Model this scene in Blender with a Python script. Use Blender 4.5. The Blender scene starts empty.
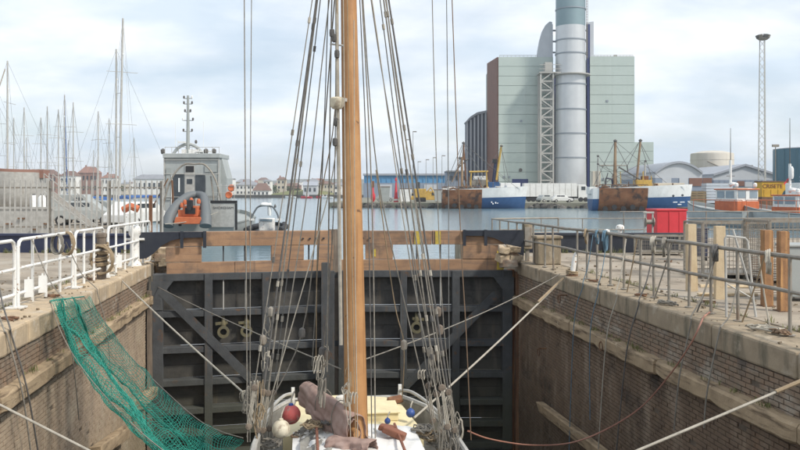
import bpy, bmesh, math, random
from mathutils import Vector, Matrix, noise
R = math.radians
random.seed(11)
scene = bpy.context.scene

# ------------------------------------------------------------------ camera
PSI = R(6.84); SP, CP = math.sin(PSI), math.cos(PSI)   # the camera looks this far to the right of the dock axis
F, U0, HV, CZ = 800.0, 400.0, 193.0, 2.0               # focal length in px of an 800 px wide picture, horizon row, eye height
cam = bpy.data.cameras.new('camera'); cam.lens = 36.0; cam.sensor_width = 36.0
cam.shift_y = -(225.0 - HV) / 800.0; cam.clip_start = 0.1; cam.clip_end = 20000
cam_o = bpy.data.objects.new('camera', cam); scene.collection.objects.link(cam_o)
cam_o.location = (0, 0, CZ); cam_o.rotation_euler = (R(90), 0, -PSI); scene.camera = cam_o

# ------------------------------------------------------------------ sky, sun, exposure
SUN_DIR = Vector((0.62, -0.50, 0.80)).normalized()
w = bpy.data.worlds.new('World'); scene.world = w; w.use_nodes = True
nt = w.node_tree; nt.nodes.clear()
def nn(t, **k):
    n = nt.nodes.new(t)
    for a, b in k.items(): setattr(n, a, b)
    return n
sky = nn('ShaderNodeTexSky', sky_type='NISHITA', sun_disc=False)
sky.sun_elevation = math.asin(SUN_DIR.z); sky.sun_rotation = math.atan2(SUN_DIR.x, SUN_DIR.y)
sky.air_density = 1.0; sky.dust_density = 1.2; sky.ozone_density = 1.0
tc = nn('ShaderNodeTexCoord'); sep = nn('ShaderNodeSeparateXYZ'); nt.links.new(tc.outputs['Generated'], sep.inputs[0])
mz = nn('ShaderNodeMath', operation='MAXIMUM'); mz.inputs[1].default_value = 0.0; nt.links.new(sep.outputs[2], mz.inputs[0])
az = nn('ShaderNodeMath', operation='ADD'); az.inputs[1].default_value = 0.34; nt.links.new(mz.outputs[0], az.inputs[0])
dv = nn('ShaderNodeVectorMath', operation='DIVIDE'); cmb = nn('ShaderNodeCombineXYZ')
for i in range(3): nt.links.new(az.outputs[0], cmb.inputs[i])
nt.links.new(tc.outputs['Generated'], dv.inputs[0]); nt.links.new(cmb.outputs[0], dv.inputs[1])
mp = nn('ShaderNodeMapping'); mp.inputs['Scale'].default_value = (1.1, 1.5, 2.2); mp.inputs['Location'].default_value = (0.35, 0.3, 0.0)
nt.links.new(dv.outputs[0], mp.inputs[0])
n1 = nn('ShaderNodeTexNoise'); n1.inputs['Scale'].default_value = 1.25; n1.inputs['Detail'].default_value = 8; n1.inputs['Roughness'].default_value = 0.55; n1.inputs['Distortion'].default_value = 0.25
nt.links.new(mp.outputs[0], n1.inputs['Vector'])
r1 = nn('ShaderNodeValToRGB'); r1.color_ramp.elements[0].position = 0.36; r1.color_ramp.elements[1].position = 0.60
r1.color_ramp.elements[0].color = (0.50, 0.50, 0.50, 1); r1.color_ramp.elements[1].color = (1, 1, 1, 1)
nt.links.new(n1.outputs['Fac'], r1.inputs[0])
n2 = nn('ShaderNodeTexNoise'); n2.inputs['Scale'].default_value = 2.3; n2.inputs['Detail'].default_value = 6; nt.links.new(mp.outputs[0], n2.inputs['Vector'])
r2 = nn('ShaderNodeValToRGB'); r2.color_ramp.elements[0].position = 0.36; r2.color_ramp.elements[1].position = 0.62
r2.color_ramp.elements[0].color = (5.9, 6.8, 7.7, 1); r2.color_ramp.elements[1].color = (8.5, 8.8, 9.1, 1)
nt.links.new(n2.outputs['Fac'], r2.inputs[0])
mx = nn('ShaderNodeMix', data_type='RGBA'); nt.links.new(r1.outputs[0], mx.inputs[0])
nt.links.new(sky.outputs[0], mx.inputs[6]); nt.links.new(r2.outputs[0], mx.inputs[7])
bg = nn('ShaderNodeBackground'); bg.inputs['Strength'].default_value = 0.10; nt.links.new(mx.outputs[2], bg.inputs['Color'])
out = nn('ShaderNodeOutputWorld'); nt.links.new(bg.outputs[0], out.inputs[0])
sun = bpy.data.lights.new('sun', 'SUN'); sun.energy = 2.6; sun.angle = R(7); sun.color = (1.0, 0.94, 0.84)
sun_o = bpy.data.objects.new('sun', sun); scene.collection.objects.link(sun_o)
sun_o.rotation_euler = SUN_DIR.to_track_quat('Z', 'Y').to_euler(); sun_o.location = (20, -20, 40)
vs = scene.view_settings; vs.view_transform = 'Standard'; vs.look = 'None'; vs.gamma = 1.0; vs.exposure = 0.46; vs.use_curve_mapping = False

# ------------------------------------------------------------------ from picture to place
def W(u, v, D):                       # picture point at a known depth
    x = (u - U0) / F * D
    return Vector((x * CP + D * SP, -x * SP + D * CP, CZ - (v - HV) / F * D))
def WX(X, D, z):                      # camera-aligned plan coordinates (right, forward, height)
    return Vector((X * CP + D * SP, -X * SP + D * CP, z))
def G(u, v, z=0.0):                   # picture point that lies on the level z
    return W(u, v, F * (CZ - z) / (v - HV))
def WXL(u, v, x):                     # picture point that lies on the dock-wall plane at x
    k = (u - U0) / F
    return W(u, v, x / (k * CP + SP))

# ------------------------------------------------------------------ object helpers
COL = scene.collection
FRAME = {}
def thing(name, label, cat, loc=(0, 0, 0), rz=0.0, group=None):
    o = bpy.data.objects.new(name, None); COL.objects.link(o); o.empty_display_size = 0.2
    o.location = loc; o.rotation_euler = (0, 0, rz); o['label'] = label; o['category'] = cat
    if group: o['group'] = group
    FRAME[o.name] = Matrix.Translation(Vector(loc)) @ Matrix.Rotation(rz, 4, 'Z')
    return o
def tag(o, label, cat, group=None):
    o['label'] = label; o['category'] = cat
    if group: o['group'] = group
    return o
def frame_of(o):
    while o is not None:
        if o.name in FRAME: return FRAME[o.name]
        o = o.parent
    return Matrix.Identity(4)

class MB:
    def __init__(s): s.v = []; s.f = []
    def add(s, vs, fs):
        b = len(s.v); s.v += [Vector(p) for p in vs]; s.f += [tuple(b + i for i in f) for f in fs]; return s
    def box(s, c, d, rz=0.0, ry=0.0, rx=0.0, jit=0.0):
        M = Matrix.Rotation(rz, 3, 'Z') @ Matrix.Rotation(ry, 3, 'Y') @ Matrix.Rotation(rx, 3, 'X')
        vs = []
        for sx in (-.5, .5):
            for sy in (-.5, .5):
                for sz in (-.5, .5):
                    p = Vector((sx * d[0] + random.uniform(-jit, jit), sy * d[1] + random.uniform(-jit, jit), sz * d[2] + random.uniform(-jit, jit)))
                    vs.append(Vector(c) + M @ p)
        return s.add(vs, [(0, 1, 3, 2), (4, 6, 7, 5), (0, 4, 5, 1), (2, 3, 7, 6), (0, 2, 6, 4), (1, 5, 7, 3)])
    def bb(s, x0, x1, y0, y1, z0, z1):
        return s.box(((x0 + x1) / 2, (y0 + y1) / 2, (z0 + z1) / 2), (x1 - x0, y1 - y0, z1 - z0))
    def bar(s, a, b, w, h, up=(0, 0, 1)):
        a = Vector(a); b = Vector(b); d = (b - a).normalized(); upv = Vector(up)
        if abs(d.dot(upv)) > 0.98: upv = Vector((0, 1, 0))
        sx = d.cross(upv).normalized() * w / 2; sz = sx.cross(d).normalized() * h / 2
        vs = [a - sx - sz, a + sx - sz, a + sx + sz, a - sx + sz, b - sx - sz, b + sx - sz, b + sx + sz, b - sx + sz]
        return s.add(vs, [(0, 3, 2, 1), (4, 5, 6, 7), (0, 1, 5, 4), (1, 2, 6, 5), (2, 3, 7, 6), (3, 0, 4, 7)])
    def tube(s, pts, r, n=6, r1=None, caps=True):
        pts = [Vector(p) for p in pts]; m = len(pts); b = len(s.v); prev = None
        for i, p in enumerate(pts):
            d = (pts[min(i + 1, m - 1)] - pts[max(i - 1, 0)])
            if d.length < 1e-9: d = Vector((0, 0, 1))
            d.normalize()
            if prev is None:
                a = Vector((0, 0, 1)) if abs(d.z) < .9 else Vector((1, 0, 0)); x = d.cross(a).normalized()
            else:
                x = prev - d * prev.dot(d)
                if x.length < 1e-6: x = d.cross(Vector((0, 0, 1)) if abs(d.z) < .9 else Vector((1, 0, 0)))
                x.normalize()
            prev = x; y = d.cross(x)
            rr = r if r1 is None else r + (r1 - r) * i / max(1, m - 1)
            if isinstance(rr, (list, tuple)): rr = rr[i]
            for k in range(n):
                an = 2 * math.pi * k / n; s.v.append(p + x * (rr * math.cos(an)) + y * (rr * math.sin(an)))
        for i in range(m - 1):
            for k in range(n):
                k2 = (k + 1) % n
                s.f.append((b + i * n + k, b + i * n + k2, b + (i + 1) * n + k2, b + (i + 1) * n + k))
        if caps:
            s.f.append(tuple(b + k for k in range(n - 1, -1, -1))); s.f.append(tuple(b + (m - 1) * n + k for k in range(n)))
        return s
    def lathe(s, prof, n=12, c=(0, 0, 0), M=None):
        b = len(s.v); c = Vector(c)
        for r, z in prof:
            for k in range(n):
                a = 2 * math.pi * k / n; p = Vector((r * math.cos(a), r * math.sin(a), z))
                s.v.append(c + (M @ p if M else p))
        for i in range(len(prof) - 1):
            for k in range(n):
                k2 = (k + 1) % n
                s.f.append((b + i * n + k, b + i * n + k2, b + (i + 1) * n + k2, b + (i + 1) * n + k))
        s.f.append(tuple(b + k for k in range(n - 1, -1, -1))); s.f.append(tuple(b + (len(prof) - 1) * n + k for k in range(n)))
        return s
    def prism(s, poly, fn):           # poly: 2-d outline, fn(x, y, 0 or 1) -> point
        n = len(poly); vs = [fn(x, y, 0) for x, y in poly] + [fn(x, y, 1) for x, y in poly]
        fs = [tuple(range(n - 1, -1, -1)), tuple(range(n, 2 * n))] + [(i, (i + 1) % n, n + (i + 1) % n, n + i) for i in range(n)]
        return s.add(vs, fs)
    def grid(s, P):                   # rows of points
        b = len(s.v); m = len(P[0])
        for row in P: s.v += [Vector(p) for p in row]
        for i in range(len(P) - 1):
            for j in range(m - 1):
                s.f.append((b + i * m + j, b + i * m + j + 1, b + (i + 1) * m + j + 1, b + (i + 1) * m + j))
        return s
    def mesh(s, name):
        me = bpy.data.meshes.new(name); me.from_pydata([tuple(p) for p in s.v], [], s.f)
        bm = bmesh.new(); bm.from_mesh(me); bmesh.ops.recalc_face_normals(bm, faces=bm.faces); bm.to_mesh(me); bm.free()
        return me
    def build(s, name, m, parent=None, world=False, smooth=False, bevel=0.0):
        if world and parent is not None:
            I = frame_of(parent).inverted(); s.v = [I @ p for p in s.v]
        me = s.mesh(name)
        o = bpy.data.objects.new(name, me); COL.objects.link(o)
        if parent is not None: o.parent = parent
        me.materials.append(MAT[m])
        if smooth:
            me.polygons.foreach_set('use_smooth', [True] * len(me.polygons))
            try: me.set_sharp_from_angle(angle=R(40))
            except Exception: pass
        if bevel:
            md = o.modifiers.new('bevel', 'BEVEL'); md.width = bevel; md.segments = 2; md.limit_method = 'ANGLE'
        return o
def piece(name, me, parent, loc, rot=(0, 0, 0), scl=(1, 1, 1)):
    o = bpy.data.objects.new(name, me); COL.objects.link(o); o.parent = parent
    o.location = loc; o.rotation_euler = rot; o.scale = scl
    return o
def struct(o): o['kind'] = 'structure'; return o
def stuff(o): o['kind'] = 'stuff'; return o
def copy_tree(o, parent=None):
    c = o.copy(); COL.objects.link(c); c.parent = parent
    for ch in list(o.children): copy_tree(ch, c)
    return c

# ------------------------------------------------------------------ materials
MAT = {}
def mat(name, c1, c2=None, scale=3.0, rough=0.8, bump=0.0, bscale=25.0, metal=0.0, streak=None, sscale=(6, 6, .5), slo=.5, shi=.72,
        spots=None, pscale=9.0, plo=.6, phi=.72, alpha=None, trans=0.0, spec=0.5, ior=1.45, tide=None, drip=None, dscale=(5, 5, .35), dlo=.6, dhi=.74):
    m = bpy.data.materials.new(name); m.use_nodes = True; MAT[name] = m
    t = m.node_tree; b = t.nodes['Principled BSDF']
    b.inputs['Roughness'].default_value = rough; b.inputs['Metallic'].default_value = metal
    b.inputs['Specular IOR Level'].default_value = spec; b.inputs['IOR'].default_value = ior
    b.inputs['Transmission Weight'].default_value = trans
    geo = t.nodes.new('ShaderNodeNewGeometry')
    def noise_(sc, detail=6, vec=None, rough_=.6):
        n = t.nodes.new('ShaderNodeTexNoise'); n.inputs['Scale'].default_value = sc; n.inputs['Detail'].default_value = detail
        n.inputs['Roughness'].default_value = rough_
        t.links.new(vec or geo.outputs['Position'], n.inputs['Vector']); return n
    def ramp(src, lo, hi):
        r = t.nodes.new('ShaderNodeMapRange'); r.inputs[1].default_value = lo; r.inputs[2].default_value = hi; r.clamp = True
        t.links.new(src, r.inputs[0]); return r.outputs[0]
    def mix(fac, a, bb):
        x = t.nodes.new('ShaderNodeMix'); x.data_type = 'RGBA'; t.links.new(fac, x.inputs[0])
        for s_, k in ((a, 6), (bb, 7)):
            if isinstance(s_, tuple): x.inputs[k].default_value = (*s_, 1)
            else: t.links.new(s_, x.inputs[k])
        return x.outputs[2]
    col = tuple(c1)
    if c2 is not None: col = mix(ramp(noise_(scale).outputs['Fac'], .35, .65), tuple(c1), tuple(c2))
    if streak is not None:
        mpn = t.nodes.new('ShaderNodeMapping'); mpn.inputs['Scale'].default_value = sscale; t.links.new(geo.outputs['Position'], mpn.inputs[0])
        col = mix(ramp(noise_(1.0, 5, mpn.outputs[0]).outputs['Fac'], slo, shi), col, tuple(streak))
    if spots is not None: col = mix(ramp(noise_(pscale, 5).outputs['Fac'], plo, phi), col, tuple(spots))
    if drip is not None:
        mpn = t.nodes.new('ShaderNodeMapping'); mpn.inputs['Scale'].default_value = dscale; mpn.inputs['Location'].default_value = (3.1, 7.7, 1.3); t.links.new(geo.outputs['Position'], mpn.inputs[0])
        col = mix(ramp(noise_(1.0, 6, mpn.outputs[0]).outputs['Fac'], dlo, dhi), col, tuple(drip))
    if tide is not None:                       # weed and slime below the old water mark, ragged edge
        zt, zb, tcol, amt = tide
        sp = t.nodes.new('ShaderNodeSeparateXYZ'); t.links.new(geo.outputs['Position'], sp.inputs[0])
        nz = noise_(1.6, 6); ma = t.nodes.new('ShaderNodeMath'); ma.operation = 'MULTIPLY_ADD'; ma.inputs[1].default_value = 1.6; t.links.new(nz.outputs['Fac'], ma.inputs[0]); t.links.new(sp.outputs[2], ma.inputs[2])
        f_ = ramp(ma.outputs[0], zt + .8, zb + .8); mu_ = t.nodes.new('ShaderNodeMath'); mu_.operation = 'MULTIPLY'; mu_.inputs[1].default_value = amt; t.links.new(f_, mu_.inputs[0])
        col = mix(mu_.outputs[0], col, tuple(tcol))
    if isinstance(col, tuple): b.inputs['Base Color'].default_value = (*col, 1)
    else: t.links.new(col, b.inputs['Base Color'])
    if bump:
        bp = t.nodes.new('ShaderNodeBump'); bp.inputs['Strength'].default_value = bump; bp.inputs['Distance'].default_value = 0.02
        t.links.new(noise_(bscale, 8).outputs['Fac'], bp.inputs['Height']); t.links.new(bp.outputs[0], b.inputs['Normal'])
    return m
mat('concrete', (.38, .32, .25), (.25, .21, .165), .9, .9, .5, 22, streak=(.40, .36, .30), sscale=(.5, .5, .5), spots=(.13, .11, .09), pscale=3.5, plo=.58, phi=.75, drip=(.17, .14, .105), dscale=(.7, .7, .7), dlo=.54, dhi=.68)
mat('coping_warm', (.52, .40, .26), (.42, .33, .23), 2.2, .88, .5, 18, drip=(.22, .165, .11), streak=(.33, .26, .18), sscale=(5, 5, .9), spots=(.60, .54, .45), pscale=2.1, plo=.57, phi=.7)
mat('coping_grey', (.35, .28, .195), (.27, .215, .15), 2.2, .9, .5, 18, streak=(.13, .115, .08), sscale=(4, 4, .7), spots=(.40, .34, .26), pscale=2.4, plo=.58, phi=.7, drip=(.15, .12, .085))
mat('brick_upper', (.26, .175, .118), (.21, .165, .12), 5.5, .9, .4, 40, streak=(.36, .32, .265), sscale=(1.2, 1.2, 3.0), slo=.54, shi=.7, spots=(.11, .09, .075), pscale=2.2, plo=.55, phi=.72)
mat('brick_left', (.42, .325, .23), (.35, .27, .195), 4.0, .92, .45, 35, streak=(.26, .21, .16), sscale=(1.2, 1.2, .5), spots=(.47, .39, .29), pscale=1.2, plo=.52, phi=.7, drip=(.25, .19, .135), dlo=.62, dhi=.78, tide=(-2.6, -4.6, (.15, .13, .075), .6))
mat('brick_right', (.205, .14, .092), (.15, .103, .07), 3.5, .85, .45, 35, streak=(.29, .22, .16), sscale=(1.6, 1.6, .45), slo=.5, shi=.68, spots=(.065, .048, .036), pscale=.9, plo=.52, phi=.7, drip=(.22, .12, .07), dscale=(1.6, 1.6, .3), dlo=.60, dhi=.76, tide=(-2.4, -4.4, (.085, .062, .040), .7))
mat('mortar', (.165, .13, .098), (.11, .088, .066), 5, .95, .4, 50)
mat('fender_timber', (.42, .315, .20), (.31, .23, .145), 3, .85, .6, 30, streak=(.13, .09, .055), sscale=(9, 1.0, 12), slo=.52, shi=.66, spots=(.46, .37, .26), pscale=5)
mat('floor_mud', (.11, .095, .075), (.08, .07, .058), 1.5, .6, .5, 8)
mat('board', (.39, .235, .135), (.29, .17, .10), 2.0, .75, .35, 30, streak=(.21, .135, .095), sscale=(.8, 2, 10), slo=.5, shi=.7, spots=(.15, .105, .08), pscale=1.6, plo=.52, phi=.72, drip=(.13, .10, .085), dscale=(3, 3, .5))
mat('gate_steel', (.078, .082, .086), (.054, .057, .061), 3, .9, .4, 18, streak=(.12, .12, .115), sscale=(3, 3, .4), slo=.60, shi=.8, spots=(.12, .070, .042), pscale=4, plo=.60, phi=.72, drip=(.12, .085, .055), dscale=(6, 6, .3), dlo=.62, dhi=.75, tide=(-2.8, -4.4, (.060, .062, .040), .75))
mat('gate_plate', (.085, .078, .068), (.050, .048, .046), 1.6, .65, .4, 12, streak=(.16, .14, .11), sscale=(2.2, 2.2, .35), slo=.58, shi=.78, spots=(.028, .027, .026), pscale=2.5, plo=.54, phi=.7, drip=(.15, .115, .075), dscale=(3, 3, .3), dlo=.58, dhi=.75, tide=(-2.6, -4.6, (.060, .058, .036), .7))
mat('black_paint', (.020, .024, .036), (.032, .036, .046), 3, .45, .2, 20, streak=(.07, .07, .07), sscale=(4, 4, .6), slo=.66, shi=.85)
mat('navy_paint', (.018, .024, .060), (.030, .036, .070), 2.5, .45, .2, 20, streak=(.07, .07, .08), sscale=(4, 4, .6), slo=.66, shi=.85)
mat('post_timber', (.19, .15, .115), (.13, .105, .085), 4, .85, .5, 30, streak=(.27, .22, .17), sscale=(14, 14, .6))
mat('rust', (.23, .10, .045), (.13, .062, .036), 1.1, .85, .5, 30, streak=(.36, .19, .09), sscale=(5, 5, .5), spots=(.08, .045, .03), pscale=5)
mat('rust_dark', (.17, .085, .045), (.10, .06, .04), 3, .85, .5, 30, streak=(.30, .17, .09), sscale=(8, 8, .5))
mat('white_paint', (.80, .79, .76), (.70, .69, .65), 4, .5, .15, 30, streak=(.52, .42, .32), sscale=(9, 9, 1.5), slo=.60, shi=.8, spots=(.30, .18, .11), pscale=13, plo=.60, phi=.66)
mat('white_clean', (.78, .78, .76), (.68, .68, .66), 1.2, .45, 0.1, 20, streak=(.55, .50, .43), sscale=(2, 2, .6), slo=.60, shi=.82, spots=(.50, .45, .38), pscale=4, plo=.62, phi=.78)
mat('cream_paint', (.78, .68, .42), (.68, .58, .35), 3, .5, .15, 25, streak=(.60, .48, .30), sscale=(6, 6, 6), slo=.6, shi=.8)
mat('galv', (.31, .285, .245), (.22, .20, .17), 5, .6, .15, 30, metal=.25, streak=(.24, .15, .09), sscale=(9, 9, 2), slo=.54, shi=.78)
mat('galv_light', (.47, .46, .43), (.37, .36, .335), 5, .6, .1, 30, metal=.15, streak=(.30, .24, .18), sscale=(7, 7, 1), slo=.6, shi=.8)
mat('grey_paint', (.34, .36, .35), (.29, .31, .30), 1.5, .55, .1, 20)
mat('grey_light', (.39, .41, .40), (.33, .35, .345), 1.5, .5, .08, 20, streak=(.23, .22, .20), sscale=(4, 4, .5), slo=.58, shi=.82)
mat('mast_wood', (.50, .275, .12), (.40, .205, .085), 2.2, .5, .2, 30, streak=(.27, .135, .06), sscale=(22, 22, .5), slo=.52, shi=.68, spots=(.16, .085, .045), pscale=6, plo=.66, phi=.72)
mat('rope_grey', (.29, .265, .225), (.19, .175, .15), 12, .9, .5, 90)
mat('rope_white', (.48, .44, .37), (.36, .33, .275), 9, .9, .5, 90)
mat('rope_dark', (.15, .14, .13), (.09, .088, .085), 9, .8, .3, 60)
mat('rope_tan', (.36, .27, .17), (.26, .20, .13), 9, .9, .5, 90)
mat('rope_blue', (.13, .22, .29), (.09, .16, .22), 9, .9, .3, 60)
mat('rope_brown', (.24, .155, .10), (.17, .12, .08), 9, .9, .3, 60)
mat('hose_red', (.42, .20, .14), (.32, .16, .12), 6, .6, .1, 40)
mat('wire', (.22, .22, .21), (.15, .15, .145), 9, .5, .2, 60, metal=.3)
mat('net_green', (.02, .225, .17), (.03, .28, .215), 5, .8)
mat('sailcloth', (.37, .26, .22), (.29, .195, .165), 7, .95, .35, 120, streak=(.43, .32, .28), sscale=(3, 3, 3), spots=(.19, .125, .105), pscale=4)
mat('fender_red', (.55, .11, .10), (.40, .085, .08), 5, .6, .3, 25, spots=(.36, .24, .21), pscale=11, plo=.52, phi=.68, drip=(.22, .12, .10), dscale=(14, 14, 5))
mat('fender_white', (.66, .61, .48), (.52, .46, .35), 6, .6, .3, 25, spots=(.33, .27, .20), pscale=9, plo=.52, phi=.68, drip=(.30, .24, .17), dscale=(14, 14, 5))
mat('fender_blue', (.03, .07, .26), (.05, .10, .30), 6, .45, .1, 25)
mat('hull_dark', (.05, .055, .06), (.035, .04, .042), 3, .5, .2, 20)
mat('deck_grey', (.30, .29, .26), (.22, .21, .19), 5, .85, .3, 40)
mat('brass', (.21, .18, .10), (.14, .13, .09), 8, .6, .3, 40, metal=.4, spots=(.18, .24, .19), pscale=14)
mat('tan_wood', (.62, .50, .33), (.54, .42, .27), 5, .8, .3, 30, streak=(.42, .31, .19), sscale=(16, 16, .8))
mat('orange_steel', (.34, .18, .085), (.24, .125, .06), 4, .7, .3, 30, streak=(.55, .30, .12), sscale=(12, 12, .8), spots=(.15, .08, .04), pscale=7)
mat('red_paint', (.60, .04, .055), (.50, .035, .045), 2, .45, .1, 20)
mat('orange_paint', (.56, .155, .06), (.46, .12, .05), 3, .5, .1, 20)
mat('yellow_paint', (.55, .36, .08), (.44, .28, .07), 3, .6, .1, 20, streak=(.32, .19, .06), sscale=(2, 2, .4), slo=.6, shi=.8)
mat('spar_brown', (.30, .20, .12), (.20, .125, .075), .8, .8, .3, 10, streak=(.40, .29, .18), sscale=(3, 3, .6))
mat('blue_hull', (.025, .078, .19), (.035, .095, .225), 1.2, .45, .1, 10, streak=(.14, .12, .12), sscale=(.8, .8, .1), slo=.62, shi=.82)
mat('blue_shed', (.11, .31, .52), (.10, .28, .48), .3, .6)
mat('cladding', (.45, .51, .475), (.42, .485, .45), .15, .5, .04, 3, streak=(.395, .455, .42), sscale=(.25, .25, .03), slo=.5, shi=.8)
mat('cladding_dark', (.35, .41, .385), (.33, .39, .365), .2, .5)
mat('brick_far', (.225, .115, .085), (.19, .10, .075), .5, .85)
mat('louvre', (.10, .115, .15), (.13, .145, .18), .3, .6)
mat('stack_metal', (.60, .61, .61), (.54, .55, .555), .25, .38, .03, 2, metal=.45, streak=(.50, .51, .52), sscale=(.5, .5, .03), slo=.5, shi=.8)
mat('stack_band', (.27, .30, .33), None, rough=.5, metal=.3)
mat('stack_top', (.23, .31, .335), (.205, .285, .31), .25, .5, metal=.2)
mat('navy_recess', (.03, .045, .14), (.04, .055, .16), .3, .6)
mat('grey_roof', (.36, .38, .42), (.32, .34, .38), .3, .6)
mat('grey_wall', (.24, .285, .36), (.22, .26, .33), .3, .7)
mat('pale_wall', (.52, .54, .57), (.47, .49, .52), .3, .7)
mat('tank_cream', (.58, .54, .47), (.53, .49, .43), .2, .6, streak=(.46, .42, .36), sscale=(.6, .6, .05))
mat('tank_green', (.045, .12, .165), (.055, .135, .18), .2, .5)
mat('container', (.60, .33, .025), (.50, .27, .025), .8, .6, streak=(.26, .13, .05), sscale=(2, 2, .2), slo=.6, shi=.8)
mat('dark_text', (.16, .05, .03), None, rough=.7)
mat('white_text', (.8, .8, .8), None, rough=.6)
mat('black_text', (.03, .03, .03), None, rough=.6)
mat('stone_dark', (.085, .08, .07), (.055, .052, .048), .8, .9, .5, 4)
mat('town_white', (.78, .77, .74), (.70, .69, .66), .1, .8)
mat('town_cream', (.56, .50, .40), (.50, .45, .37), .1, .8)
mat('town_brick', (.33, .19, .145), (.28, .16, .125), .1, .85)
mat('roof_brown', (.20, .125, .10), (.165, .105, .085), .3, .85)
mat('roof_grey', (.27, .28, .30), (.23, .24, .26), .3, .8)
mat('roof_red', (.29, .165, .13), (.25, .14, .11), .3, .85)
mat('glass_dark', (.035, .045, .055), (.06, .07, .08), 2, .12, spec=.6)
mat('glass_pale', (.26, .32, .36), (.22, .27, .31), 2, .15)
mat('rubber_grey', (.13, .145, .155), (.14, .15, .155), 5, .6, .1, 20)
mat('black_rubber', (.025, .025, .027), None, rough=.7)
mat('hill', (.105, .125, .085), (.14, .14, .11), .006, .95, streak=(.23, .20, .18), sscale=(.02, .02, .02), slo=.55, shi=.68)
mat('far_ground', (.23, .22, .18), (.17, .175, .13), .02, .95)
mat('grass', (.14, .16, .06), (.20, .19, .08), .05, .95)
mat('leaf', (.055, .085, .03), (.08, .11, .04), .8, .8)
mat('bark', (.12, .09, .065), None, rough=.9)
mat('pallet', (.27, .19, .10), (.20, .14, .08), 1.2, .85, streak=(.13, .09, .06), sscale=(.2, .2, 4))
mat('pebble', (.26, .20, .13), (.14, .11, .08), 3, .9, .5, 30)
mat('yellow_mark', (.62, .45, .06), (.42, .32, .08), 9, .8, .3, 30)
mat('plastic_tarp', (.66, .63, .58), (.57, .54, .50), 4, .6, .3, 12)
mat('blue_cover', (.04, .12, .34), None, rough=.8)
mat('wood_brown', (.25, .10, .06), (.19, .08, .05), 5, .7, .3, 30)
mat('rust_hull', (.27, .115, .05), (.16, .07, .036), .55, .85, .4, 6, streak=(.27, .13, .065), sscale=(.35, .35, .9), slo=.5, shi=.66, spots=(.055, .035, .028), pscale=.9, plo=.50, phi=.64, drip=(.33, .20, .12), dscale=(1.2, 1.2, .4), dlo=.64, dhi=.74)
mat('stone_mid', (.15, .14, .125), (.09, .085, .078), .8, .9, .5, 4)
m = bpy.data.materials.new('haze'); m.use_nodes = True; MAT['haze'] = m; t = m.node_tree; t.nodes.clear()
pv = t.nodes.new('ShaderNodeVolumePrincipled'); pv.inputs['Color'].default_value = (.86, .92, 1, 1); pv.inputs['Density'].default_value = .00028; pv.inputs['Anisotropy'].default_value = .2
mo = t.nodes.new('ShaderNodeOutputMaterial'); t.links.new(pv.outputs[0], mo.inputs['Volume'])
# water: rippled, reflecting the sky
m = bpy.data.materials.new('water'); m.use_nodes = True; MAT['water'] = m; t = m.node_tree; b = t.nodes['Principled BSDF']
b.inputs['Base Color'].default_value = (.155, .235, .275, 1); b.inputs['Roughness'].default_value = .12; b.inputs['IOR'].default_value = 1.33
geo = t.nodes.new('ShaderNodeNewGeometry'); hh = None
for sc, st in (((.5, .9, 1), .55), ((1.6, 2.6, 1), .35), ((5, 7, 1), .15)):
    mpn = t.nodes.new('ShaderNodeMapping'); mpn.inputs['Scale'].default_value = sc; mpn.inputs['Rotation'].default_value = (0, 0, .3); t.links.new(geo.outputs['Position'], mpn.inputs[0])
    n = t.nodes.new('ShaderNodeTexNoise'); n.inputs['Scale'].default_value = 1; n.inputs['Detail'].default_value = 4; t.links.new(mpn.outputs[0], n.inputs['Vector'])
    mu = t.nodes.new('ShaderNodeMath'); mu.operation = 'MULTIPLY'; mu.inputs[1].default_value = st; t.links.new(n.outputs['Fac'], mu.inputs[0])
    if hh is None: hh = mu.outputs[0]
    else:
        ad = t.nodes.new('ShaderNodeMath'); ad.operation = 'ADD'; t.links.new(hh, ad.inputs[0]); t.links.new(mu.outputs[0], ad.inputs[1]); hh = ad.outputs[0]
bp = t.nodes.new('ShaderNodeBump'); bp.inputs['Strength'].default_value = .6; bp.inputs['Distance'].default_value = .12
t.links.new(hh, bp.inputs['Height']); t.links.new(bp.outputs[0], b.inputs['Normal'])
# ================================================================== the setting: water, ground, dock
XL, XR = -4.30, 6.175          # faces of the two dock walls
YG = 23.2                      # the gate
FLOOR = -5.6
WATER = -0.9
def project(p):
    X = p[0] * CP - p[1] * SP; D = p[0] * SP + p[1] * CP
    return U0 + F * X / D, HV + F * (CZ - p[2]) / D, D

mb = MB(); mb.add([(-1500, 24.0, WATER), (1500, 24.0, WATER), (1500, 1500, WATER), (-1500, 1500, WATER)], [(0, 1, 2, 3)])
struct(mb.build('water', 'water'))
mb = MB(); mb.bb(XL - .5, XR + .5, -3, 26, FLOOR - .4, FLOOR)
struct(mb.build('dock_floor', 'floor_mud'))
def slab(name, pts, z1, z0, m):
    b = MB(); b.prism([(p[0], p[1]) for p in pts], lambda x, y, k: (x, y, z1 if k else z0))
    return struct(b.build(name, m))
CW = 0.95                      # depth of a coping stone
a1 = WX(-9.6, 34.6, 0); a2 = WX(-60, 34.6, 0); a3 = WX(-120, 75, 0); a4 = WX(-24, 75, 0); a5 = WX(-16, 47, 0); a6 = WX(-13.5, 36.5, 0)
slab('quay_left', [(XL - CW, -6), (XL - CW, 29.5), (a1.x, a1.y), (a6.x, a6.y), (a5.x, a5.y), (a4.x, a4.y), (a3.x, a3.y), (-90, -6)], 0.0, -6, 'concrete')
r1p = WX(70, 34, 0)
slab('quay_right', [(XR + CW, -6), (90, -6), (r1p.x, r1p.y), (XR + CW, 35.5)], 0.0, -6, 'concrete')
slab('quay_head', [(XL - CW + .002, -8), (XR + CW - .002, -8), (XR + CW - .002, .6), (XL - CW + .002, .6)], 0.001, -6, 'concrete')

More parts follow.
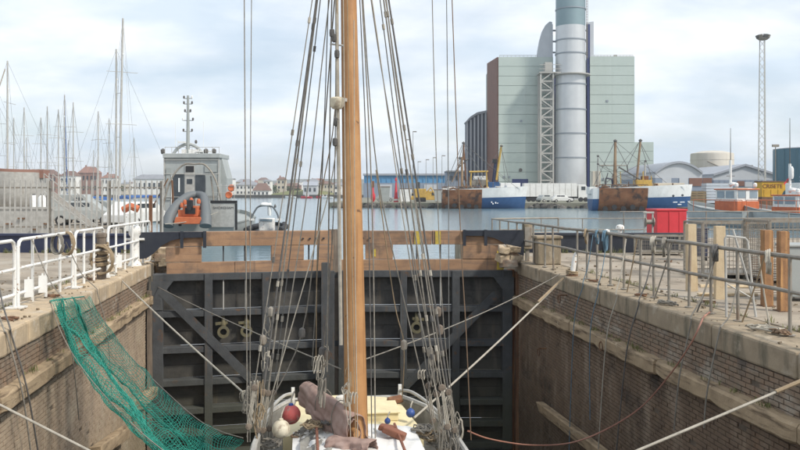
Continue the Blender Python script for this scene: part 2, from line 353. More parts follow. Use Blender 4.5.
def rough(o, lv, strength, size):
    tx = bpy.data.textures.get('chips%g' % size) or bpy.data.textures.new('chips%g' % size, 'CLOUDS'); tx.noise_scale = size; tx.noise_depth = 4
    sd = o.modifiers.new('cut', 'SUBSURF'); sd.subdivision_type = 'SIMPLE'; sd.levels = lv; sd.render_levels = lv
    dm = o.modifiers.new('chips', 'DISPLACE'); dm.texture = tx; dm.texture_coords = 'GLOBAL'; dm.strength = strength; dm.mid_level = .62
    return o
def unit_brick():
    b = MB(); b.box((0, 0, 0), (.06, .208, .059)); me = b.mesh('brick'); return me
def dock_wall(name, side, m_low, m_cop):
    x = XL if side < 0 else XR
    o = side                                                   # outward (into the ground)
    b = MB(); xa, xb = x + o * .062, x + o * (CW - .004)
    b.bb(min(xa, xb), max(xa, xb), .6, YG + .15, FLOOR - .3, -.375)
    wall = struct(b.build(name, 'mortar'))
    # wing wall beyond the gate
    b = MB(); b.bb(min(x + o * .1, xb), max(x + o * .1, xb), YG + .16, 33.0 if side > 0 else 29.4, -6, 0.0)
    b.build('wing_wall', m_cop, wall)
    # coping stones
    y = .6
    while y < YG + .4:
        L = random.uniform(1.05, 1.5) if side < 0 else random.uniform(1.9, 2.8); y1 = min(y + L, YG + .6)
        b = MB(); d = random.uniform(-.012, .012); zt = random.uniform(-.01, .006)
        xa, xb = x + o * d, x + o * CW
        b.bb(min(xa, xb), max(xa, xb), y + .003, y1 - .003, -.375, zt)
        for q in range(len(b.v)): b.v[q] += Vector((0, 0, random.uniform(-.006, .006)))
        rough(b.build('coping_stone', m_cop, wall, bevel=.04), 4, .035 if side < 0 else .022, .35); y = y1
    # bricks
    def zl(yy):                                                # the fender line sags a little towards the gate
        return (-.86 - .010 * (yy - 10)) if side > 0 else -.82
    cells = []
    for zone, z0, z1, xo in (('u', -.385, None, .045), ('l', None, FLOOR, .05)):
        for j in range(90):
            yo = .1125 * (j % 2)
            for i in range(int((YG - 5.5) / .225)):
                yy = 5.6 + yo + i * .225
                zz = (-.42 - .075 * j) if zone == 'u' else (-1.20 - .075 * j)
                if zone == 'u' and zz < zl(yy) - .1: continue
                if zone == 'l' and (zz < FLOOR or zz < -5.45): continue
                if zone == 'u' and j > 8: continue
                cells.append((x + o * (xo + random.uniform(-.006, .008)), yy, zz, zone))
    vis = []
    for c in cells:
        u, v, D = project(c)
        if -4 < u < 804 and v < 452: vis.append((D, c))
    vis.sort(key=lambda k: k[0]); ind = set(c for D, c in vis[:300])
    me = {'u': unit_brick(), 'l': unit_brick()}
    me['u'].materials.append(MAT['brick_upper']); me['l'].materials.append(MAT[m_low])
    joined = {'u': MB(), 'l': MB()}
    for c in cells:
        if random.random() < .004: continue
        if c in ind: piece('brick', me[c[3]], wall, (c[0] + o * .02, c[1], c[2]), (0, random.uniform(-.03, .03), random.uniform(-.012, .012)))
        else:
            hx, hy, hz = x + o * .09, .104, .0295
            q = joined[c[3]]; xs = c[0] - o * .01
            q.add([(xs, c[1] - hy, c[2] - hz), (xs, c[1] + hy, c[2] - hz), (xs, c[1] + hy, c[2] + hz), (xs, c[1] - hy, c[2] + hz),
                   (hx, c[1] - hy, c[2] - hz), (hx, c[1] + hy, c[2] - hz), (hx, c[1] + hy, c[2] + hz), (hx, c[1] - hy, c[2] + hz)],
                  [(0, 1, 2, 3), (0, 4, 5, 1), (1, 5, 6, 2), (2, 6, 7, 3), (3, 7, 4, 0)])
    stuff(joined['u'].build('brickwork', 'brick_upper', wall)); stuff(joined['l'].build('brickwork', m_low, wall))
    # timber rubbing strake
    y = 4.0
    while y < YG - .3:
        L = random.uniform(1.6, 2.9); y1 = min(y + L, YG - .2); n = max(3, int((y1 - y) / .25)); b = MB(); rows = []
        pr = random.uniform(-.02, .02)
        for k in range(n + 1):
            yy = y + .01 + (y1 - y - .02) * k / n; z = zl(yy); w1 = .15 + pr + random.uniform(-.006, .006); h = .30 + random.uniform(-.014, .006)
            if k in (0, n): w1 -= .02; h -= .03
            zt = z + random.uniform(-.004, .004)
            rows.append([(x + o * .07, yy, zt), (x - o * (w1 - .035), yy, zt - .005), (x - o * w1, yy, zt - .05), (x - o * w1, yy, zt - h + .04), (x - o * (w1 - .04), yy, zt - h), (x + o * .07, yy, zt - h)])
        b.grid(rows); b.f.append(tuple(range(6))); b.f.append(tuple(len(b.v) - 6 + q for q in range(6)))
        rough(b.build('fender_timber', 'fender_timber', wall), 1, .03, .22); y = y1
    return wall
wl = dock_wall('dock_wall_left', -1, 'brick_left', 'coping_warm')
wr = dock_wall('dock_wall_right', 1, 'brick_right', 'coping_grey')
# low loose fender timbers
def wall_timber(wall, u0, u1, v0, v1, x, w_=.2, h=.24):
    p = WXL(u0, v0, x); q = WXL(u1, v1, x); b = MB(); b.bar(p, q, w_, h)
    for k in range(len(b.v)): b.v[k] += Vector((random.uniform(-.03, .03), random.uniform(-.06, .06), random.uniform(-.03, .03)))
    b.build('fender_timber', 'fender_timber', wall, bevel=.02)
wall_timber(wr, 541, 605, 407, 457, XR - .1)
wall_timber(wl, 138, 161, 406, 384, XL + .16, .22, .26)
wall_timber(wl, 96, 126, 452, 432, XL + .1, .22, .26)
# dark iron ringbolts and stains of pipes on the right wall: small drain pipes
for u, v in ((566, 299), (609, 346), (545, 352)):
    p = WXL(u, v, XR); b = MB(); pts = [p + Vector((-.17, .09 * math.cos(a), .09 * math.sin(a))) for a in [k * math.pi / 5 for k in range(11)]]
    b.tube(pts, .014, 5); b.tube([p + Vector((.05, 0, .09)), p + Vector((-.18, 0, .09))], .02, 5); b.build('ring_bolt', 'rust_dark', wr)

# ---------------------------------------------------------------- upright timbers at the gate recess
def quoin(u, x, w_, m, z1=-.4, dy=0):
    k = (u - U0) / F; D = (YG - .15 + dy) / (CP - k * SP); p = W(u, HV, D)
    b = MB(); n = 9
    rows = []
    for i in range(n + 1):
        z = FLOOR + (z1 - FLOOR) * i / n; j = [random.uniform(-.012, .012) for _ in range(4)]
        rows.append([(p.x - w_ / 2 + j[0], p.y - .11, z), (p.x + w_ / 2 + j[1], p.y - .11, z), (p.x + w_ / 2 + j[2], p.y + .11, z), (p.x - w_ / 2 + j[3], p.y + .11, z), (p.x - w_ / 2 + j[0], p.y - .11, z)])
    b.grid(rows); b.f.append(tuple(len(b.v) - 5 + q for q in range(4)))
    return b, p
t = thing('fender_post', 'weathered brown timber post upright at the left gate recess, beside the wall', 'post', (W(156, 300, 23.4).x, YG - .2, FLOOR))
quoin(156, 0, .14, 'post_timber', -.55)[0].build('post', 'fender_timber', t, world=True)
t = thing('fender_post', 'dark slim timber post wedged behind another post at the left gate recess', 'post', (W(150.5, 300, 23.2).x, YG - .5, FLOOR))
quoin(150, 0, .12, 'post_timber', -.7, -.25)[0].build('post', 'post_timber', t, world=True)
t = thing('fender_post', 'rusty brown round-worn post standing at the right gate recess', 'post', (W(511, 300, 23).x, YG - .2, FLOOR))
quoin(510.5, 0, .17, 'rust', -.25)[0].build('post', 'rust', t, world=True)
t = thing('fender_post', 'dark brown stained post where the right brick wall meets the gate', 'post', (W(518.5, 300, 23).x, YG - .4, FLOOR))
quoin(518.5, 0, .2, 'rust_dark', -.3, -.2)[0].build('post', 'rust_dark', t, world=True)

# rubble at the gate pivots
def rubble(u0, u1, v0, v1, label, D0):
    base = W((u0 + u1) / 2, v1, D0); t = thing('masonry_block', label, 'masonry', base)
    for i, (fu, fv, s_, m_) in enumerate(((.25, .15, .34, 'coping_warm'), (.75, .1, .36, 'coping_warm'), (.5, .40, .40, 'brick_upper'), (.2, .62, .36, 'coping_warm'), (.78, .64, .38, 'coping_grey'), (.5, .9, .44, 'brick_upper'))):
        p = W(u0 + (u1 - u0) * fu, v0 + (v1 - v0) * fv, D0 + random.uniform(-.1, .1)); b = MB()
        b.box(p, (s_, .5, s_ * .62), rz=random.uniform(-.3, .3), ry=random.uniform(-.15, .15), jit=.05); rough(b.build('stone', m_, t, world=True, bevel=.03), 3, .10, .3)
rubble(153, 170, 249, 270, 'heap of broken pale stone and red brick at the left gate pivot', 23.55)
rubble(499, 519, 247, 265, 'heap of broken pale stone and red brick at the right gate pivot', 23.1)

# ================================================================== lock gate leaves
LZ = [-.36, -1.39, -2.40, -3.32, -4.12, -4.75, -5.38]
def leaf(side):
    # side -1: left leaf, +1: right leaf
    ang = R(6.0)
    if side < 0: loc = (XL + .03, YG, FLOOR); rz = ang; fy = -1
    else: loc = (XR - .03, YG, FLOOR); rz = math.pi - ang; fy = 1
    lab = 'left leaf of the black steel lock gate with a pair of brass valves' if side < 0 else 'right leaf of the black steel lock gate, its top board marked with yellow paint'
    t = thing('lock_gate_leaf', lab, 'lock gate', loc, rz)
    L = 5.2; z0 = -FLOOR
    def B(x0, x1, ya, yb, za, zb):
        b = MB(); y0_, y1_ = fy * ya, fy * yb; b.bb(x0, x1, min(y0_, y1_), max(y0_, y1_), za + z0, zb + z0); return b
    # y is counted towards the dock: 0 = skin, .36 = face of the beams
    vx = [(.06, .34), (1.46, 1.68), (3.06, 3.26), (4.86, 5.14)] if side < 0 else [(.06, .34), (1.6, 1.82), (3.14, 3.34), (4.86, 5.14)]
    for i, z in enumerate(LZ):
        h = .20 if i == 0 else .17
        B(.10, 5.10, -.0, .36, z - h / 2, z + h / 2).build('beam', 'gate_steel', t, bevel=.012)
    for x0, x1 in vx: B(x0, x1, -.02, .395, FLOOR + .1, -.27).build('upright', 'gate_steel', t, bevel=.012)
    for i in range(len(LZ) - 1):
        for k in range(3):
            xa, xb = vx[k][1], vx[k + 1][0]; zt, zb = LZ[i] - .1, LZ[i + 1] + .09
            nseg = 2
            for q in range(nseg):
                za = zb + (zt - zb) * q / nseg; zc = zb + (zt - zb) * (q + 1) / nseg
                d = random.uniform(-.02, .02); B(xa, xb, -.04 + d, .04 + d, za + .004, zc - .004).build('plate', 'gate_plate', t)
    # diagonal brace
    pa = (.30, -.72) if side < 0 else (.55, -.95); pb = (3.05, -3.62) if side < 0 else (3.2, -3.65)
    b = MB(); b.bar((pa[0], fy * .41, pa[1] + z0), (pb[0], fy * .41, pb[1] + z0), .03 * 1, .24, up=(0, 0, 1)); b.build('brace', 'gate_steel', t)
    b = MB(); b.prism([(.02, -.45), (.62, -.45), (.34, -.82), (.34, -1.25), (.02, -1.25)], lambda x, y, k: (x, fy * (.40 + .02 * k), y + z0)); b.build('gusset', 'gate_steel', t)
    # timber boards on top
    if side < 0: rows = [(.49, .905, [(.22, 2.7), (2.7, 5.05)]), (.06, .482, [(.40, 1.38), (3.32, 4.27), (4.66, 5.12)]), (-.30, .052, [(.42, 2.3), (2.3, 5.10)])]
    else: rows = [(.49, .895, [(.18, 2.4), (2.4, 4.95)]), (.06, .482, [(.36, 1.5), (3.55, 4.36)]), (-.30, .052, [(.30, 2.75), (2.75, 5.10)])]
    for z_a, z_b, segs in rows:
        for xa, xb in segs:
            d = random.uniform(-.01, .01); b = B(xa + .004, xb - .004, .16 + d, .28 + d, z_a, z_b)
            for q in range(len(b.v)): b.v[q] += Vector((random.uniform(-.01, .01), 0, random.uniform(-.008, .008)))
            b.build('board', 'board', t, bevel=.012)
    for x in ((1.98, 2.58, 4.42) if side < 0 else (2.15, 2.85)): B(x - .02, x + .02, .06, .155, -.3, .60).build('stanchion', 'gate_steel', t)
    # black curved arm on top with strap hangers
    poly = [(-.28, .90), (1.5, .90), (1.5, .74), (.86, .73), (.55, .66), (.30, .52), (.08, .30), (-.10, .18), (-.28, .16)]
    b = MB(); b.prism(poly, lambda x, y, k: (x, fy * (.30 + .08 * k), y + z0 + .012)); b.build('arm', 'black_paint', t)
    for x in (.80, 1.42): B(x, x + .09, .385, .42, .46, .93).build('strap', 'black_paint', t)
    # pale rods down the first bay
    for x in ((1.98, 2.60) if side < 0 else (2.16,)):
        b = MB(); b.tube([(x, fy * .30, -.30 + z0), (x, fy * .30, LZ[1] + .09 + z0)], .022, 6); b.build('rod', 'galv_light', t)
    # valves
    for x in ((1.98, 2.62) if side < 0 else (2.86,)):
        zc = -1.93 + z0; M = Matrix.Rotation(R(90) * -fy, 3, 'X')
        v_ = MB(); v_.lathe([(.10, -.02), (.10, .26), (.17, .26), (.17, .32), (.095, .32), (.095, .2)], 16, (x, fy * .06, zc), M if True else None)
        vo = v_.build('valve', 'brass', t, smooth=True)
        b = MB(); b.lathe([(.094, .2), (.094, .205)], 14, (x, fy * .06, zc), M); b.build('bore', 'black_rubber', vo)
        b = MB(); b.lathe([(.07, .12), (.09, .2), (.06, .3), (.05, .38), (.03, .46)], 10, (x, fy * .22, zc)); b.build('bonnet', 'brass', vo, smooth=True)
        b = MB(); b.bar((x - .22, fy * .24, zc + .22), (x + .12, fy * .24, zc + .25), .05, .08); b.build('lever', 'brass', vo)
    if side > 0:
        for ua in (2.15, 2.76):
            b = B(ua, ua + .16, .292, .298, .50, .885)
            b.build('paint_mark', 'yellow_mark', t)
        B(4.05, 4.15, .292, .298, .14, .36).build('paint_mark', 'yellow_mark', t)
        for xa in (.30,): B(xa, xa + .2, .292, .298, -.25, .3).build('paint_mark', 'yellow_mark', t)
    for k in range(4): B(4.2 + k * .2, 4.26 + k * .2, .296, .32, .66, .70).build('bolt', 'black_paint', t)
    return t
leaf(-1); leaf(1)
# mitre post standing between the leaves
p = W(334.5, 300, 23.55); t = thing('mitre_post', 'tall grey-brown timber mitre post between the two lock gate leaves', 'post', (p.x, p.y, FLOOR))
b = MB(); rows = []
for i in range(11):
    z = FLOOR + (0.93 - FLOOR) * i / 10; j = random.uniform(-.01, .01)
    rows.append([(p.x - .15 + j, p.y - .13, z), (p.x + .15 + j, p.y - .13, z), (p.x + .15, p.y + .13, z), (p.x - .15, p.y + .13, z), (p.x - .15 + j, p.y - .13, z)])
b.grid(rows); b.f.append(tuple(len(b.v) - 5 + q for q in range(4))); b.build('post', 'post_timber', t, world=True)
for z in (-.4, -2.4, -4.2):
    b = MB(); b.bb(p.x - .17, p.x + .17, p.y - .15, p.y - .131, z - .08, z + .08); b.build('strap', 'gate_steel', t, world=True)
p = W(325, 300, 23.4); t = thing('mitre_beam', 'narrow black steel mitre beam just left of the timber mitre post', 'beam', (p.x, p.y, FLOOR))
b = MB(); b.bb(p.x - .09, p.x + .09, p.y - .5, p.y - .3, FLOOR, .0); b.build('web', 'gate_steel', t, world=True)
b = MB(); b.bb(p.x - .12, p.x + .12, p.y - .53, p.y - .501, FLOOR, .0); b.build('flange', 'gate_steel', t, world=True)

# ================================================================== parapets beside the gate
def parapet(u0, u1, D, z1, m, label):
    a, b_ = W(u0, HV, D), W(u1, HV, D); t = thing('flood_parapet', label, 'parapet', (a.x, a.y, 0), -PSI)
    n = max(2, int(abs((u1 - u0) / F * D) / 2.4)); Lw = (u1 - u0) / F * D
    for i in range(n):
        b = MB(); b.bb(Lw * i / n + .006, Lw * (i + 1) / n - .006, 0, .18, 0, z1 - .09); b.build('panel', m, t)
        b = MB(); b.bb(Lw * i / n + .02, Lw * i / n + .12, -.07, -.002, 0, z1 - .1); b.build('stiffener', m, t)
    b = MB(); b.bb(-.02, Lw + .02, -.06, .24, z1 - .088, z1); b.build('cap', m, t, bevel=.01)
parapet(-40, 152, 26.8, .64, 'navy_paint', 'long low navy parapet on the quay in front of the palisade fence')
parapet(514, 692, 26.8, .66, 'black_paint', 'long low black parapet on the quay behind the galvanised railing')

# ================================================================== left quay: white barriers
BA, BB_ = G(18, 307.5), G(137, 266)
def on_base(u):
    k = (u - U0) / F; d = Vector((k * CP + SP, -k * SP + CP)); e = (BB_ - BA)
    # s*d = BA + q*e
    det = d.x * (-e.y) + e.x * d.y; s_ = (BA.x * (-e.y) + e.x * BA.y) / det
    return Vector((d.x * s_, d.y * s_, 0))
def barrier(us, label, h=1.18, drop=0.0, tail=None):
    pts = [on_base(u) for u in us]; t = thing('barrier', label, 'barrier', pts[0], 0, 'white tube barriers on the left quay')
    A, Z = pts[0], pts[-1]; d = (Z - A).normalized(); r = .032
    up = Vector((0, 0, 1)); c = .14
    frame = [A + up * .02, A + up * (h - c), A + up * (h - c * .3) + d * c * .3, A + up * h + d * c, Z + up * h - d * c, Z + up * (h - c * .3) - d * c * .3, Z + up * (h - c), Z + up * .02]
    b = MB(); b.tube(frame, r, 8); b.build('frame', 'white_paint', t, world=True, smooth=True)
    for zz in (.68, .24):
        b = MB(); b.tube([A + up * zz, Z + up * zz], r * .9, 7); b.build('rail', 'white_paint', t, world=True, smooth=True)
    for p in pts[1:-1]:
        b = MB(); b.tube([p + up * .02, p + up * (h - .01)], r * .85, 7); b.build('upright', 'white_paint', t, world=True, smooth=True)
    for p in (pts[0], pts[-1]):
        b = MB(); b.box(p + up * .015, (.3, .09, .03)); b.build('foot', 'white_paint', t, world=True)
    return t
barrier([-60, -42, -22, -3, 14.5], 'white tube barrier beside the left dock edge, farthest from the lock gate')
barrier([18, 32.5, 46, 60, 72.5], 'white tube barrier with a coil of rope over its top rail, between two other barriers')
barrier([75, 84, 94, 103.5], 'short white tube barrier against the rope-wrapped post')
barrier([108, 116, 125, 132.5, 143, 150], 'white tube barrier ending at the lock gate, with rounded corners')
# small white notice plates on barriers
for u, lab in ((26, 'small white plate tied low on the barrier beside the rope coil'), (40, 'small white plate hanging under the middle barrier rail'), (117, 'small white plate on the barrier nearest the lock gate')):
    p = on_base(u); b = MB(); b.box((0, 0, .14), (.14, .02, .32)); b.box((0, .012, .31), (.03, .03, .06)); o = b.build('notice_plate', 'white_clean')
    o.location = p + Vector((.06, -.05, .16)); o.rotation_euler = (0, 0, .4); tag(o, lab, 'plate')
def coil(center, rad, r, turns, axis, m, name='rope_coil', parent=None, jit=.02, squash=1.0, label=None, n=14, drop=0.0, group=None):
    c = Vector(center); ax = Vector(axis).normalized(); x = ax.cross(Vector((0, 0, 1)))
    if x.length < .1: x = ax.cross(Vector((1, 0, 0)))
    x.normalize(); y = x.cross(ax); pts = []
    if y.z < 0: y = -y
    for k in range(int(turns * n) + 1):
        a = 2 * math.pi * k / n; rr = rad * (1 + random.uniform(-jit, jit) * 3)
        pts.append(c + x * rr * math.cos(a) + y * (rr * math.sin(a) * squash - drop) + ax * (r * 1.5 * (k / n - turns / 2)) + Vector((random.uniform(-jit, jit) * .3,) * 3))
    b = MB(); b.tube(pts, r, 5); 
    o = b.build(name, m, parent, world=parent is not None, smooth=True)
    if parent is None:
        I = c; me = o.data
        for v in me.vertices: v.co -= I
        o.location = I
        if label: tag(o, label, 'rope', group)
    return o
# post wrapped in rope, and white mooring post
p = on_base(101.5); t = thing('mooring_post', 'mooring post wrapped in tan rope between the white barriers', 'post', p)
b = MB(); b.lathe([(.11, 0), (.11, .95), (.13, .97), (.13, 1.04), (.09, 1.07)], 12); b.build('post', 'post_timber', t, smooth=True)
for z in (.35, .48, .62, .78): coil(p + Vector((0, 0, z)), .15, .026, 2.3, (random.uniform(-.2, .2), random.uniform(-.2, .2), 1), 'rope_tan', 'rope_turn', t)
coil(p + Vector((.05, -.17, .45)), .26, .022, 3.2, (.2, 1, .1), 'rope_tan', 'rope_turn', t, squash=1.3)
p = on_base(138.5); t = thing('mooring_post', 'stout white mooring post beside the lock gate at the barrier end', 'post', p + Vector((-.1, 0, 0)))
b = MB(); b.lathe([(.19, 0), (.17, .06), (.13, .12), (.12, .8), (.16, .86), (.17, .98), (.14, 1.08), (.05, 1.12)], 14); b.build('post', 'white_paint', t, smooth=True)
b = MB(); b.tube([(-.26, 0, .72), (.26, 0, .72)], .035, 8); b.build('crossbar', 'white_paint', t, smooth=True)
p = on_base(66); coil(p + Vector((.02, -.05, 1.02)), .17, .018, 3.4, (.3, 1, 0), 'rope_tan', squash=1.35, label='tan rope coil hung over the top rail of a white barrier', drop=.05)
p = on_base(57); coil(p + Vector((.02, -.05, 1.04)), .14, .016, 3.0, (.5, 1, 0), 'rope_grey', squash=1.4, label='grey rope coil hung on a white barrier beside a tan one', drop=.05)
# mooring rings and small litter of the left quay
for u, v, lab in ((10, 320, 'dark iron mooring ring lying on the left coping near the white barrier'), (91, 280, 'dark iron mooring ring at the foot of the rope-wrapped post'), (53, 297, 'dark iron mooring ring on the left coping by the green net')):
    coil(G(u, v) + Vector((0, 0, .03)), .11, .022, 1.05, (.1, .1, 1), 'rust_dark', name='mooring_ring', label=lab)

# ================================================================== right quay: galvanised railing
RA, RB = Vector((6.42, 22.4, 0)), Vector((6.76, 10.6, 0))
def on_rail(u):
    k = (u - U0) / F; d = Vector((k * CP + SP, -k * SP + CP)); e = (RB - RA)
    det = d.x * (-e.y) + e.x * d.y; s_ = (RA.x * (-e.y) + e.x * RA.y) / det
    return Vector((d.x * s_, d.y * s_, 0))
t = thing('quay_railing', 'long galvanised two-rail railing along the right dock edge', 'railing', RA)
ends = [on_rail(517.5), on_rail(860)]
for zz, r in ((1.12, .034), (.615, .030)):
    n = 14; pts = []
    for i in range(n + 1):
        p = ends[0].lerp(ends[1], i / n); pts.append(p + Vector((random.uniform(-.012, .012), 0, zz + random.uniform(-.012, .012))))
    b = MB(); b.tube(pts, r, 8); b.build('rail', 'galv', t, world=True, smooth=True)
for u in (517.5, 523, 534, 545, 553.5, 577, 587, 597, 610.5, 624, 640, 654, 669, 689, 711, 738, 790, 850):
    p = on_rail(u); l = Vector((random.uniform(-.03, .03), random.uniform(-.03, .03), 0))
    b = MB(); b.tube([p, p + Vector((0, 0, .6)) + l * .5, p + Vector((0, 0, 1.12)) + l], .026, 7); b.build('post', 'galv', t, world=True, smooth=True)
    b = MB(); b.lathe([(.075, .002), (.075, .014), (.03, .02)], 8, p); b.build('base_plate', 'galv', t, world=True)
# return of the railing at the gate end + small panel
t = thing('quay_railing', 'short galvanised railing returning from the right dock edge towards the parapet', 'railing', on_rail(517.5))
p0 = on_rail(517.5); 
for zz in (1.11, .60):
    b = MB(); b.tube([p0 + Vector((.01, .05, zz)), p0 + Vector((.05, 3.5, zz)), p0 + Vector((2.6, 4.1, zz))], .028, 7); b.build('rail', 'galv', t, world=True, smooth=True)
for dx, dy in ((.03, 1.2), (.05, 2.4), (.05, 3.5), (1.3, 3.8), (2.6, 4.1)):
    b = MB(); b.tube([p0 + Vector((dx, dy, 0)), p0 + Vector((dx, dy, 1.11))], .026, 7); b.build('post', 'galv', t, world=True, smooth=True)
p = on_rail(527); t = thing('control_box', 'small grey weathered control box on a stand behind the railing end', 'control box', p + Vector((.12, .4, 0)))
b = MB(); b.bb(-.13, .13, -.1, .1, .35, 1.08); b.build('cabinet', 'coping_grey', t, bevel=.02)
b = MB(); b.bb(-.05, .05, -.05, .05, 0, .35); b.build('stand', 'galv', t); b = MB(); b.bb(-.11, .11, -.125, -.102, .45, 1.0); b.build('door', 'galv', t, bevel=.01)
p = on_rail(541); t = thing('concrete_stub', 'short grey concrete block standing behind the railing near the lock gate', 'concrete block', p + Vector((.35, .6, 0)))
b = MB(); b.bb(-.34, .34, -.25, .25, 0, .72); b.build('block', 'coping_grey', t, bevel=.03); b = MB(); b.bb(-.38, .38, -.29, .29, .722, .80); b.build('cap', 'coping_grey', t, bevel=.02)
# white upright cleat at the edge
p = G(572, 276); t = thing('mooring_cleat', 'white painted upright cleat by the right dock edge with a rope turned on it', 'cleat', p)
b = MB(); b.lathe([(.07, 0), (.065, .1), (.06, .42), (.045, .52), (.02, .58)], 10, M=Matrix.Rotation(R(9), 3, 'Y')); b.build('horn', 'white_paint', t, smooth=True)
b = MB(); b.lathe([(.15, 0), (.15, .03), (.08, .05)], 10); b.build('base', 'rust_dark', t)
coil(p + Vector((0, 0, .1)), .13, .022, 2.6, (.1, -.1, 1), 'rope_tan', 'rope_turn', t)
for u, v, lab in ((593, 281.5, 'dark iron ring lying on the right coping near the white cleat'), (641, 296, 'dark iron ring on the right coping under the railing, beside the blue ropes'), (709, 303, 'rusty iron ring on the right coping in front of the timber posts'), (668, 262, 'small iron ring on the quay behind the railing')):
    coil(G(u, v) + Vector((0, 0, .025)), .10, .02, 1.05, (.1, .1, 1), 'rust_dark', name='mooring_ring', label=lab)
# rope coils on the railing
for u, rad, m_, lab, tr in ((587, .13, 'rope_tan', 'thin tan rope coil on the galvanised railing nearest the lock gate', 2), (606, .17, 'rope_blue', 'blue rope coil looped over the galvanised railing', 3), (598, .12, 'rope_blue', 'small blue rope loop knotted to the railing beside a larger one', 2),
                        (654, .12, 'rope_white', 'pale rope knotted round the railing above the red cabinet side', 3.5), (665, .13, 'rope_grey', 'grey rope coil on the galvanised railing beside a pale knot', 2.5), (716, .10, 'rope_dark', 'dark rope lashing on the railing between the timber posts', 4),
                        (769, .13, 'rope_white', 'white rope coil hung on the railing in front of the orange steel column', 3)):
    p = on_rail(u); coil(p + Vector((-.03, -.03, 1.12 - rad * .95)), rad, .015, tr, (1, -.6, 0), m_, squash=1.3, label=lab)
for u, v, rad, m_, lab in ((766, 331, .16, 'rope_white', 'loose white rope heap at the foot of the railing by the orange columns'), (782, 335, .09, 'rope_brown', 'brown rope scrap on the right coping beside a white rope heap'), (668, 305, .12, 'rope_grey', 'grey rope scrap on the right coping')):
    c = G(u, v); pts = []
    for k in range(40):
        a = k * .55; pts.append(c + Vector((rad * math.cos(a) * random.uniform(.4, 1.3), rad * 1.6 * math.sin(a * .8) * random.uniform(.4, 1.2), .02 + .012 * (k % 5))))
    b = MB(); b.tube(pts, .016, 5); b.v = [q - c for q in b.v]; o = b.build('rope_heap', m_, smooth=True); o.location = c; tag(o, lab, 'rope')
# ================================================================== things on the right quay
def timber_post(u, v, w_px, vtop, m, label, cat='post', name='timber_post', lean=0.0):
    p = G(u, v); D = F * CZ / (v - HV); wm = w_px * D / F; h = CZ - (vtop - HV) / F * D
    t = thing(name, label, cat, p, -PSI + random.uniform(-.1, .1))
    b = MB(); rows = []
    for i in range(7):
        z = h * i / 6; lx = lean * z; j = [random.uniform(-.006, .006) for _ in range(4)]
        rows.append([(-wm / 2 + lx + j[0], -.07, z), (wm / 2 + lx + j[1], -.07, z), (wm / 2 + lx + j[2], .07, z), (-wm / 2 + lx + j[3], .07, z), (-wm / 2 + lx + j[0], -.07, z)])
    b.grid(rows); b.f.append(tuple(len(b.v) - 5 + q for q in range(4))); b.build('shaft', m, t)
    return t, wm, h
t, wm, h = timber_post(691, 291, 8.5, 224, 'tan_wood', 'pale new timber post behind the railing, with a loose strip of wood beside it')
b = MB(); b.bar((wm * .75, .02, 0), (wm * .5, .02, h * .97), .04, .03, up=(0, 1, 0)); b.build('strip', 'tan_wood', t)
t, wm, h = timber_post(719.5, 299, 9.5, 226, 'tan_wood', 'pale new timber post behind the railing, standing by the wire cage corner')
t, wm, h = timber_post(766.5, 306, 8.2, 230, 'orange_steel', 'orange rusty steel column leaning by the cage, behind a white rope coil', 'column', 'steel_column')
b = MB(); b.bb(-wm / 2 - .008, wm / 2 + .008, -.085, -.072, 0, h * .99); b.build('flange', 'orange_steel', t); b = MB(); b.bb(-.11, .11, -.12, .12, -.0, .015); b.build('base_plate', 'rust_dark', t)
t, wm, h = timber_post(782.5, 311, 8.0, 231, 'orange_steel', 'orange rusty steel column standing beside the pale grey bin', 'column', 'steel_column')
b = MB(); b.bb(-wm / 2 - .008, wm / 2 + .008, -.085, -.072, 0, h * .99); b.build('flange', 'orange_steel', t); b = MB(); b.bb(-.11, .11, -.12, .12, -.0, .015); b.build('base_plate', 'rust_dark', t)
for (u0, v0, u1, v1, lab) in ((700, 287, 758, 288, 'pale plank lying on the quay behind the railing, the rear one'), (698, 296, 757, 296, 'weathered plank lying on the quay in front of another plank')):
    a, c = G(u0, v0), G(u1, v1); b = MB(); mid = (a + c) / 2; b.bar(a - mid + Vector((0, 0, .03)), c - mid + Vector((0, 0, .035)), .14, .05); 
    for k in range(len(b.v)): b.v[k] += Vector((random.uniform(-.01, .01), random.uniform(-.02, .02), random.uniform(-.004, .004)))
    o = b.build('plank', 'tan_wood', bevel=.008); o.location = mid; tag(o, lab, 'plank')
# galvanised mesh cages
def cage(u0, u1, D, h, dep, label, wire=.10, m='galv', lean=0.0):
    a = W(u0, HV, D); Lw = (u1 - u0) / F * D; t = thing('wire_cage', label, 'cage', (a.x, a.y, 0), -PSI + lean, 'galvanised stillages on the right quay')
    for x in (0, Lw):
        for y in (0, dep):
            b = MB(); b.bar((x, y, 0), (x, y, h), .05, .05); b.build('corner_post', m, t)
    for z in (.12, h):
        for (p, q) in (((0, 0), (Lw, 0)), ((0, dep), (Lw, dep)), ((0, 0), (0, dep)), ((Lw, 0), (Lw, dep))):
            b = MB(); b.bar((*p, z), (*q, z), .045, .045); b.build('rail', m, t)
    for (p, q, nm) in (((0, -.0), (Lw, -.0), 'mesh_panel'), ((0, dep), (Lw, dep), 'mesh_panel'), ((0, 0), (0, dep), 'mesh_panel'), ((Lw, 0), (Lw, dep), 'mesh_panel')):
        b = MB(); P = Vector((*p, 0)); Q = Vector((*q, 0)); n = int((Q - P).length / wire)
        for i in range(1, n): x = P.lerp(Q, i / n); b.bar(x + Vector((0, 0, .13)), x + Vector((0, 0, h - .02)), .008, .008)
        for j in range(1, int((h - .12) / wire)): b.bar(P + Vector((0, 0, .12 + j * wire)), Q + Vector((0, 0, .12 + j * wire)), .008, .008)
        b.build(nm, m, t)
    b = MB(); b.bb(.03, Lw - .03, .03, dep - .03, .09, .12); b.build('floor', m, t)
    return t
